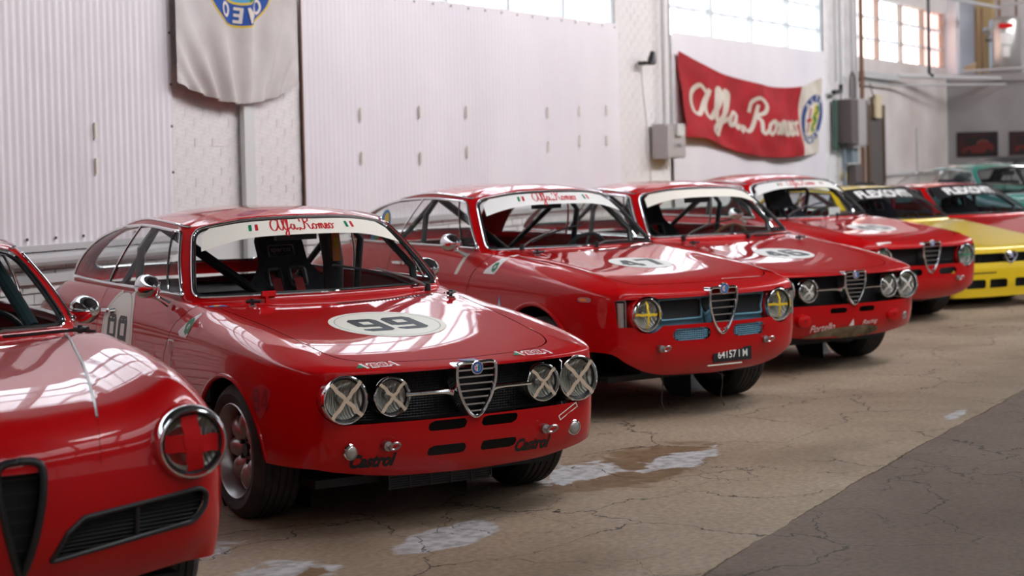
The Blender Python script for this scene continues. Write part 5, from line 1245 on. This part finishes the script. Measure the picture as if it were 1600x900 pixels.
    for nm, x0, x1, n, zt, kind in wins:
        r_ = sroot(nm); w = (x1 - x0) / n
        for i in range(n):
            mt = PB if kind is None else [PP, PB, PP, PR][i]
            q = MB(); q.box((x0 + w*i, YW + .10, 2.97), (x0 + w*(i+1), YW + .11, zt), mt); q.obj('window_pane', r_, smooth=False)
            for zz in (3.28, 3.62, 4.2): 
                if zz < zt: q = MB(); q.box((x0 + w*i + .03, YW + .05, zz), (x0 + w*(i+1) - .03, YW + .075, zz + .055), fr); q.obj('glazing_bar', r_, smooth=False)
            for k in (1, 2): q = MB(); xx = x0 + w*(i + k/3); q.box((xx - .01, YW + .05, 2.97), (xx + .01, YW + .075, zt), fr); q.obj('glazing_bar', r_, smooth=False)
        for i in range(n + 1): q = MB(); q.box((x0 + w*i - .028, YW + .0, 2.95), (x0 + w*i + .028, YW + .09, zt), mat('window_post', (.36, .27, .23), .7) if kind else galv); q.obj('mullion', r_, smooth=False)
        if kind: q = MB(); q.box((x0, YW - .05, 3.95), (x1, YW + .11, 4.6), plas); q.obj('lintel', r_, smooth=False)
    q = MB(); q.box((27.3, YW - .06, 4.6), (XE, YW + .1, 5.0), plas); q.obj('upper_plaster', wall, smooth=False)
    # end wall
    ew = MB(); ew.box((XE, -12, 0), (XE + .25, YW + .3, 2.74), greyw); wall_end = struct(ew.obj('wall_end', None, smooth=False))
    q = MB(); q.box((XE - .06, -12, 2.72), (XE + 1.6, YW, 2.86), greyw); q.obj('mezzanine_edge', wall_end, smooth=False)
    q = MB(); q.box((XE + 1.6, -12, 2.8), (XE + 1.8, YW + .3, 7), plas); q.obj('upper_wall', wall_end, smooth=False)
    q = MB(); q.box((XE + .01, YW - .20, 2.86), (XE + .3, YW + .02, 7), shm); q.obj('corner_post', wall_end, smooth=False)
    q = MB(); q.box((XE + 1.3, 7.75, 2.86), (XE + 1.55, 8.05, 7), mat('ochre_column', (.45, .30, .13), .8)); q.obj('ochre_column', wall_end, smooth=False)
    # rest of the hall
    struct(MB().box((-6.3, -12, 0), (-6, 8.6, 7), plas).obj('wall_near', None, smooth=False))
    wr = MB(); wr.box((-6, -12.3, 0), (33, -12, 2.2), greyw); wr.box((-6, -12.3, 5.2), (33, -12, 7), greyw); struct(wr.obj('wall_right', None, smooth=False))
    rs = sroot('window_5'); SW = mat('right_pane_daylight', (.9, .95, 1), .4, emit=(.9, .95, 1), estr=SIDEWIN)
    for i in range(12):
        q = MB(); q.box((-6 + 3.25*i, -12.15, 2.2), (-6 + 3.25*(i+1) - .25, -12.1, 5.2), SW); q.obj('window_pane', rs, smooth=False)
        q = MB(); q.box((-6 + 3.25*(i+1) - .25, -12.2, 2.2), (-6 + 3.25*(i+1), -11.95, 5.2), greyw); q.obj('mullion', rs, smooth=False)
    # roof with glazed strips
    SK = mat('skylight_daylight', (.92, .96, 1), .4, emit=(.92, .96, 1), estr=SKYLIGHT)
    cl = MB(); ys = [(-12.3, -8.2), (-6.2, -2.2), (-.2, 8.7)]
    for a, c in ys: cl.box((-6.3, a, 6.8), (35, c, 7.0), dk)
    struct(cl.obj('ceiling', None, smooth=False))
    for j, (a, c) in enumerate(((-8.2, -6.2), (-2.2, -.2))):
        r_ = sroot('window_%d' % (6 + j)); n = 13
        for i in range(n):
            q = MB(); q.box((-6 + 3*i, a, 6.95), (-6 + 3*(i+1), c, 6.99), SK); q.obj('skylight_pane', r_, smooth=False)
        for i in range(27): q = MB(); x = -6 + 1.5*i; q.box((x - .04, a, 6.75), (x + .04, c, 6.85), dk); q.obj('glazing_bar', r_, smooth=False)
        q = MB(); q.box((-6, (a+c)/2 - .05, 6.7), (33, (a+c)/2 + .05, 6.82), dk); q.obj('purlin', r_, smooth=False)
    cw = sroot('window_8'); CG = mat('wall_fill_glow', (.97, .95, .95), .4, emit=(.98, .96, 1), estr=WALLFILL)  # unseen glowing strip, added to brighten the back wall
    q = MB(); q.box((-6, .85, 5.3), (33, .95, 7.0), dk); q.obj('wall_fill_backing', cw, smooth=False)  # opaque backing keeps the added strip's glow off the aisle side
    for i in range(4, 13):
        q = MB(); q.box((-6 + 3*i + .05, 0.96, 5.45), (-6 + 3*(i+1) - .05, 0.98, 6.75), CG); q.obj('window_pane', cw, smooth=False)  # emitting panes of the added fill strip
    for i in range(27): q = MB(); x = -6 + 1.5*i; q.box((x - .03, .98, 5.4), (x + .03, 1.08, 6.85), dk); q.obj('glazing_bar', cw, smooth=False)  # bars across the added fill strip
    tr = sroot('trim_7')
    for x in np.arange(-4, 32, 6.0): q = MB(); q.box((x - .1, -12, 6.2), (x + .1, 8.2, 6.5), dk); q.obj('roof_beam', tr, smooth=False)
    return dict(wall=wall, brick=brick, galv=galv, rustm=rustm, grybox=grybox, dkbox=dkbox, fr=fr)
# ================================================================ things on the walls
def cloth_obj(name, S, arts, nu, nv, base_m, label, cat_, thick=.004, base_split=None):
    m = MB(); V = []; P_, Q_ = np.linspace(0, 1, nu), np.linspace(0, 1, nv)
    for p in P_:
        for q in Q_: V.append(S(p, q, 0))
    for i in range(nu - 1):
        mt = base_m if base_split is None or (P_[i] + P_[i+1]) / 2 < base_split[0] else base_split[1]
        F = [(i*nv+j, (i+1)*nv+j, (i+1)*nv+j+1, i*nv+j+1) for j in range(nv - 1)]
        if mt not in m.mats: m.mats.append(mt)
        if i == 0: m.V = [tuple(v) for v in V]
        m.F += F; m.mi += [m.mats.index(mt)] * len(F)
    for (v2, f), mt, off in arts: m.add([S(float(a), float(b), off) for a, b in v2], f, mt)
    o = m.obj(name, None, ang=180); o['label'] = label; o['category'] = cat_
    return o
def wall_things(E):
    RF = noise_col(mat('red_flag_cloth', (.36, .004, .010), .8), (.30, .003, .008), (.42, .006, .013), 3); CF = noise_col(mat('cream_flag_cloth', (.62, .55, .45), .85), (.52, .45, .36), (.66, .60, .52), 3)
    WF = noise_col(mat('white_flag_cloth', (.62, .57, .52), .85), (.46, .42, .39), (.60, .57, .55), 2.2, 6, .25, .6)
    BF = mat('blue_flag_print', (.01, .07, .32), .8); GF = mat('gold_flag_print', (.70, .50, .05), .8); LB = mat('sky_flag_print', (.10, .38, .60), .8); GN = mat('green_flag_print', (.02, .22, .05), .8)
    WP = mat('white_flag_print', (.70, .66, .60), .85); BN = mat('navy_flag_print', (.02, .05, .20), .8)
    # long red banner
    top = spl([(19.97,2.764),(20.6,2.635),(21.4,2.52),(22.38,2.437),(23.4,2.415),(24.3,2.45),(25.27,2.60)]); bot = spl([(19.97,1.755),(20.6,1.73),(21.4,1.62),(22.57,1.50),(23.6,1.475),(24.4,1.50),(25.0,1.52),(25.27,1.53)])
    def S(p, q, off):
        x = 19.97 + 5.30 * p - .10 * (1 - q) * smoothstep(.5, 1, p); z = float(bot(x)) * (1 - q) + float(top(x)) * q
        y = YW - .13 - .05 * math.sin(math.pi * p) - .045 * math.sin(9 * p + 3.5 * q + 1) * (1 - .5 * q) - .02 * math.sin(17 * p + 7 * q) - .014 * math.sin(21 * p - 8 * q) - .012 * math.sin(31 * p + 13 * q) * (1 - q) - off
        return (x, y, z)
    sv, sf = ribbon(SCRIPT, .36, smooth=5, callig=.35); sv = sv * np.array([.0645, .185]) + np.array([.055, .32]); sv[:, 1] += 0
    arts = [((sv, sf), CF, .004)]
    def el(r, nr=3, n=36, sx=.105, sy=.34, cx=.925, cy=.48):
        v, f = disc(r, nr, n); return v * np.array([sx * .9, sy]) + np.array([cx, cy]), f
    arts += [(el(1.0), BN, .004), (el(.70), CF, .006), (el(.62), WP, .008)]
    v, f = disc(.60, 4, 30); a, fa = clip(v, f, -v[:, 0]); arts.append(((a * [.0945, .34] + [.925, .48], fa), GF, .010))
    arts.append((tf(ribbon([[(.2,.5),(.45,.3),(.15,.1),(.45,-.12),(.12,-.3),(.3,-.5)]], .16, smooth=4), 0, (.925, .48), .0945, .34), GN, .012)); arts.append((tf(ribbon([[(-.3,-.5),(-.3,.5)], [(-.55,0),(-.05,0)]], .14), 0, (.925, .48), .0945, .34), RF, .012))
    for word, a0, da in (('ALFA', 130, -26), ('ROMEO', -45, -23)):
        for i, c in enumerate(word):
            an = R(a0 + da * i); arts.append((tf(tf(text(c, .24, bold=.03), an - math.pi/2, (.85*math.cos(an), .85*math.sin(an))), 0, (.925, .48), .0945, .34), WP, .012))
    cloth_obj('banner', S, arts, 120, 26, RF, 'long red cloth banner with cream script lettering on the white wall', 'banner', base_split=(.815, CF))
    # white flag, emblem printed on it
    def S1(p, q, off):
        w = 1 - .10 * (1 - q) * 0; x = 10.47 + 1.53 * p; zb = 2.0 + .16 * (abs(p - .48) / .52) ** 1.7; z = zb * (1 - q) + 3.7 * q
        fan = 9 * (p - .5) / (.35 + .8 * (1 - q)) if False else 0
        u = (p - .52); ed = max(0, math.sin(math.pi * min(max(p, 0), 1))) ** .6; fold = ed * .034 * math.sin(26 * u / (.28 + .85 * q) * .55 + 1.2) * (1 - .35 * q) + ed * .012 * math.sin(34 * p + 5 * q)
        return (x, YW - .15 - fold - .02 * math.sin(math.pi * p) - off, z)
    cx, cz, r = 11.22, 3.02, .455
    def em(art, sc=1): v, f = art; X = cx + v[:, 0] * r; Z = cz + v[:, 1] * r; zb = 2.0 + .16 * (np.abs((X - 10.47) / 1.53 - .48) / .52) ** 1.7; return np.stack([(X - 10.47) / 1.53, (Z - zb) / (3.7 - zb)], 1), f
    A = [(em(disc(1.0, 12, 64)), GF, .003), (em(disc(.965, 12, 64)), BF, .005), (em(disc(.63, 8, 48)), GF, .007), (em(disc(.59, 8, 48)), LB, .009)]
    A.append((em(ribbon([[(.1,-.5),(.3,-.35),(.1,-.1),(.35,.1),(.1,.35)]], .2, smooth=6)), GN, .011)); A.append((em(tf(disc(.16, 3, 16), 0, (-.22, -.36))), GN, .011)); A.append((em(tf(disc(.10, 3, 16), 0, (-.22, -.36))), GF, .012)); A.append((em(tf(disc(.20, 3, 20), 0, (.20, -.33))), GN, .011))
    for word, a0, da in (('ALFA', 122, -22), ('ROMEO', -28, -22.5)):
        for i, c in enumerate(word): an = R(a0 + da * i); A.append((em(tf(text(c, .26, bold=.025), an - math.pi/2, (.80*math.cos(an), .80*math.sin(an)))), WP, .012))
    cloth_obj('flag', S1, A, 90, 60, WF, 'dirty white cloth flag with round blue emblem hanging over the brick pier', 'flag')
    G_, DK, GV, RU = E['grybox'], E['dkbox'], E['galv'], E['rustm']
    def thing(name, label, cat_, parts, group=None):
        root = None
        for nm, mb in parts:
            if root is None: root = mb.obj(name, None, smooth=nm != 'flat'); root['label'] = label; root['category'] = cat_
            else: mb.obj(nm, root)
        if group: root['group'] = group
        return root
    Y = YW - .07
    # grey box with conduit by the banner
    a = MB(); a.box((19.22, Y - .16, 1.50), (19.80, Y, 1.90), G_); b_ = MB(); b_.box((19.24, Y - .18, 1.52), (19.78, Y - .16, 1.88), G_); c = MB(); c.box((19.46, Y - .22, 1.76), (19.66, Y - .18, 1.90), mat('pale_switch', (.6, .6, .58), .5))
    d = MB(); place(d, text('L-4HL', .05, width=.22), DGREY, (19.55, Y - .181, 1.65), (1, 0, 0), (0, 0, 1), off=.002); thing('electrical_box', 'grey metal electrical box on the brick pier left of the red banner', 'box', [('flat', a), ('cover', b_), ('switch_box', c), ('lettering', d)])
    thing('conduit', 'straight grey pipe running up from the electrical box beside the banner', 'pipe', [('x', MB().tube([(19.5, Y - .04, 1.9), (19.5, Y - .04, 5.0)], .022, GV, 10))])
    thing('conduit', 'thin grey pipe at the pier edge just right of the box pipe', 'pipe', [('x', MB().tube([(19.72, Y - .03, 1.9), (19.72, Y - .03, 5.0)], .014, GV, 8))])
    # small black camera with dangling cable
    a = MB(); a.box((18.86, Y - .10, 2.56), (18.98, Y, 2.60), SATIN); a.lathe([(0, -.05), (.045, -.05), (.05, .0), (.03, .09), (0, .09)], SATIN, 16, Matrix.Translation((18.98, Y - .12, 2.62)) @ Matrix.Rotation(R(-70), 4, 'Y')); thing('wall_camera', 'small black camera bracketed to the white brick pier', 'camera', [('x', a)])
    thing('cable', 'thin loose cable hanging below the black wall camera', 'cable', [('x', MB().tube(curve_pts([(18.9, Y - .02, 2.56), (18.93, Y - .02, 2.3), (18.99, Y - .03, 1.9), (19.0, Y - .02, 1.6), (19.08, Y - .03, 1.35), (19.05, Y - .02, 1.0)], 5), .006, G_, 5))])
    # panels on the third pier
    a = MB(); a.box((26.05, Y - .25, 1.66), (26.40, Y, 2.30), DK); thing('fuse_box', 'dark metal fuse box left of the pale tall enclosure', 'box', [('flat', a)])
    a = MB(); a.box((26.42, Y - .22, 1.60), (26.85, Y, 2.32), G_); b_ = MB(); b_.box((26.44, Y - .24, 1.63), (26.83, Y - .22, 2.29), G_); thing('breaker_panel', 'pale grey tall breaker enclosure on the far brick pier', 'box', [('flat', a), ('cover', b_)])
    a = MB(); a.box((26.90, Y - .2, 1.62), (27.08, Y, 2.30), DK); thing('fuse_box', 'narrow dark fuse box right of the pale tall enclosure', 'box', [('flat', a)])
    a = MB(); a.box((26.50, Y - .12, 1.36), (26.78, Y, 1.58), mat('blue_grey_box', (.22, .27, .30), .6)); thing('meter_box', 'small blue-grey meter box under the breaker enclosure', 'box', [('flat', a)])
    a = MB(); a.box((26.70, Y - .10, 1.02), (27.06, Y, 1.34), DK); thing('junction_box', 'dark square box lowest under the breaker enclosure', 'box', [('flat', a)])
    a = MB(); a.box((25.93, Y - .05, 1.55), (26.02, Y, 2.30), mat('green_board', (.07, .13, .10), .7)); thing('mounting_board', 'narrow green board at the left of the fuse boxes', 'board', [('flat', a)])
    for i, (x, z0, r, m_, lb) in enumerate(((26.22, 2.3, .03, GV, 'grey pipe above the dark fuse box'), (26.0, 2.56, .022, GV, 'thin grey pipe beside the leftmost pier pipe'), (26.80, 2.33, .03, GV, 'grey pipe rising from the pale breaker enclosure'), (27.0, 2.3, .022, GV, 'grey pipe above the narrow fuse box'), (27.27, .2, .035, RU, 'tall rusty brown pipe at the right edge of the far pier'))):
        thing('conduit', lb, 'pipe', [('x', MB().tube([(x, Y - .05, z0), (x, Y - .05, 5.0)], r, m_, 8))])
    thing('conduit', 'short black arm pipe jutting left above the fuse box', 'pipe', [('x', MB().tube([(25.75, Y - .08, 2.40), (26.1, Y - .08, 2.42), (26.12, Y - .08, 2.52)], .035, SATIN, 8))])
    thing('conduit', 'arched dark conduit over the pale breaker enclosure', 'pipe', [('x', MB().tube(curve_pts([(26.5, Y - .1, 2.33), (26.5, Y - .1, 2.6), (26.62, Y - .1, 2.72), (26.74, Y - .1, 2.6), (26.74, Y - .1, 2.32)], 5), .02, DK, 8))])
    thing('drain_pipe', 'hanging green-grey hose below the fuse boxes', 'pipe', [('x', MB().tube([(26.3, Y - .05, 1.66), (26.32, Y - .05, .0)], .03, mat('blue_grey_box', (.22, .27, .30), .6), 8))])
    thing('warning_tag', 'tiny yellow tag low on the far pier', 'tag', [('flat', MB().box((26.43, Y - .02, 1.12), (26.53, Y + .03, 1.22), YTAPE))])
    # door
    dr = bpy.data.objects.new('door_1', None); COL.objects.link(dr); dr['kind'] = 'structure'
    leaf = mat('dark_door_leaf', (.11, .095, .085), .6); jb = mat('brown_wood_frame', (.12, .07, .04), .7)
    MB().box((27.78, YW - .06, 0), (28.55, YW - .03, 2.06), leaf).obj('door_leaf', dr, smooth=False)
    for a_, b2 in (((27.73, YW - .09, 0), (27.78, YW - .03, 2.26)), ((28.55, YW - .09, 0), (28.61, YW - .03, 2.26)), ((27.78, YW - .08, 2.06), (28.55, YW - .03, 2.26))): MB().box(a_, b2, jb).obj('door_frame', dr, smooth=False)
    MB().lathe([(.03, 0), (.03, .05), (0, .06)], STEEL, 12, Matrix.Translation((28.47, YW - .06, 1.0)) @ Matrix.Rotation(R(-90), 4, 'Z')).obj('door_knob', dr)
    thing('notice', 'small pale yellow notice fixed over the dark door', 'sign', [('flat', MB().box((27.95, YW - .14, 2.05), (28.25, YW - .10, 2.42), mat('notice_paper', (.62, .52, .34), .7)))])
    thing('cable', 'thin cable dropping from the beam to the door notice', 'cable', [('x', MB().tube([(27.7, YW - .12, 2.57), (27.75, YW - .12, 2.5), (27.9, YW - .12, 2.36)], .012, DK, 6))])
    # beam along the wall then pipe to the end wall
    thing('pipe_run', 'grey horizontal pipe and beam under the far window', 'pipe', [('flat', MB().box((27.3, YW - .16, 2.66), (29.3, YW - .05, 2.76), GV)), ('pipe_length', MB().tube([(29.2, YW - .14, 2.74), (30.8, 7.8, 2.75), (32.7, 7.3, 2.76)], .035, GV, 8)), ('pipe_length', MB().tube([(27.3, YW - .14, 2.60), (29.2, YW - .16, 2.58), (30.8, 7.75, 2.62), (32.7, 7.2, 2.66)], .02, GV, 6))])
    thing('overhead_pipe', 'thin grey pipe crossing above the far window to the tank', 'pipe', [('x', MB().tube([(27.3, YW - .2, 4.35), (29.5, 7.6, 4.02), (32.9, 7.35, 4.03), (32.9, 6.6, 4.16)], .03, GV, 8))])
    thing('hanging_pipe', 'black vertical pipe hanging from the roof with a short elbow', 'pipe', [('x', MB().tube([(22.92, 6, 6.9), (22.92, 6, 2.50), (22.98, 5.97, 2.47)], .022, SATIN, 8))])
    thing('wall_pipe', 'thin dark upright pipe low on the stained plaster', 'pipe', [('x', MB().tube([(30.6, YW - .06, 1.9), (30.75, YW - .06, .2)], .014, GV, 6))])
    thing('wall_ledge', 'narrow grey ledge low on the stained plaster wall', 'ledge', [('flat', MB().box((28.7, YW - .07, 1.12), (32.75, YW - .03, 1.17), GV))])
    # posters on the end wall
    PB_ = mat('poster_black', (.012, .008, .010), .4); PR_ = mat('poster_red', (.13, .012, .010), .4); PD = mat('poster_dark_red', (.04, .008, .008), .4); PO = mat('poster_light', (.25, .10, .08), .4)
    for (y1, y0, z0, z1, lb, mir) in ((8.105, 7.375, 1.385, 1.83, 'dark poster of a red sports car on the grey end wall, left one', 1), (7.173, 6.44, 1.40, 1.82, 'dark red poster at the right edge on the grey end wall', -1)):
        m = MB(); X = XE - .02; m.box((X, y0, z0), (XE - .0, y1, z1), PB_); cy, cz = (y0 + y1) / 2, (z0 + z1) / 2; W = y1 - y0
        def q(art, mt, off): place(m, art, mt, (X, cy, cz), (0, -mir, 0), (0, 0, 1), off=off) if mir > 0 else place(m, art, mt, (X, cy, cz), (0, -1, 0), (0, 0, 1), off=off)
        car = curve_pts([(-.25,-.14),(-.26,-.08),(-.18,-.04),(-.05,-.03),(.03,.04),(.12,.06),(.22,.03),(.29,-.02),(.30,-.10),(.20,-.14),(0,-.16)], 4, True)
        q(fill(rpoly([(-.33,-.20),(-.20,-.20),(-.22,.10),(-.33,.19)], .03), .05), PD, .002); q(fill(np.array(car), .03), PR_, .003)
        q(fill(curve_pts([(-.30,.17),(-.05,.12),(.25,.19),(0,.19)], 4, True), .04), PD, .002); q(ribbon([[(.0,.03),(.1,.075),(.2,.05)]], .014, smooth=4), PO, .005)
        for yy in (-.15, .2): q(tf(disc(.045, 2, 16), 0, (yy, -.13)), PB_, .006)
        o = m.obj('poster', None, smooth=False); o['label'] = lb; o['category'] = 'poster'
    # water heater on the mezzanine
    tk = empty('water_tank', 'silver cylindrical water heater with a red label on the mezzanine', 'tank', (33.3, 7.33, 2.87)); ms = mat('tank_silver', (.50, .49, .46), .28, .75)
    m = MB(); m.lathe([(0, 0), (.27, 0), (.285, .03), (.285, .93), (.27, .97), (.1, 1.02), (0, 1.03)], ms, 36, Matrix.Rotation(R(-90), 4, 'Y')); m.obj('tank_body', tk)
    for (z, h, w, mt, nm) in ((.84, .09, .26, RTAPE, 'red_label'), (.62, .2, .2, PAPER, 'paper_label'), (.38, .18, .12, PAPER, 'paper_label')):
        q = MB(); V = []; n = 8
        for i in range(n + 1):
            an = R(180 + 15) + (i / n - .5) * w / .287; V += [(.289 * math.cos(an), .289 * math.sin(an), z - h/2), (.289 * math.cos(an), .289 * math.sin(an), z + h/2)]
        q.add(V, [(2*i, 2*i+1, 2*i+3, 2*i+2) for i in range(n)], mt); q.obj(nm, tk)
    q = MB(); q.tube([(-.1, .26, .72), (-.2, .33, .8)], .05, ms, 10); q.tube([(-.1, .26, .6), (-.2, .30, .62)], .03, STEEL, 8); q.obj('relief_valve', tk)
    for i, (y, z0, z1, lb) in enumerate(((7.80, 2.87, 4.05, 'left upright pipe of the pair beside the water heater'), (7.69, 2.87, 4.05, 'right upright pipe of the pair beside the water heater'), (7.42, 3.88, 4.2, 'short pipe rising from the left of the heater top'), (7.12, 3.88, 4.2, 'short pipe rising from the right of the heater top'))):
        thing('riser_pipe', lb, 'pipe', [('x', MB().tube([(33.05 + (.2 if i > 1 else 0), y, z0), (33.05 + (.2 if i > 1 else 0), y, z1)], .022, RU, 8))])
    thing('pipe_rail', 'low horizontal pipe along the mezzanine edge', 'pipe', [('x', MB().tube([(32.85, 8.0, 2.92), (32.85, 6.0, 2.95)], .025, GV, 8))])
    a = MB()
    for k in range(5): a.tube(curve_pts([(33.0, 7.95 - .03*k, 2.9), (33.0, 8.0 - .05*k, 3.0 + .02*k), (33.0, 7.85, 2.97), (33.0, 7.80, 2.9)], 4), .02, mat('tan_rag', (.45, .34, .22), .9), 6)
    thing('rag_pile', 'crumpled tan rags on the mezzanine left of the pipes', 'rag', [('x', a)])

E_ = building()
wall_things(E_)
car99(); car47(); car46(); car45(); car_round(); yellow_car(); far_red_car(); green_cars()
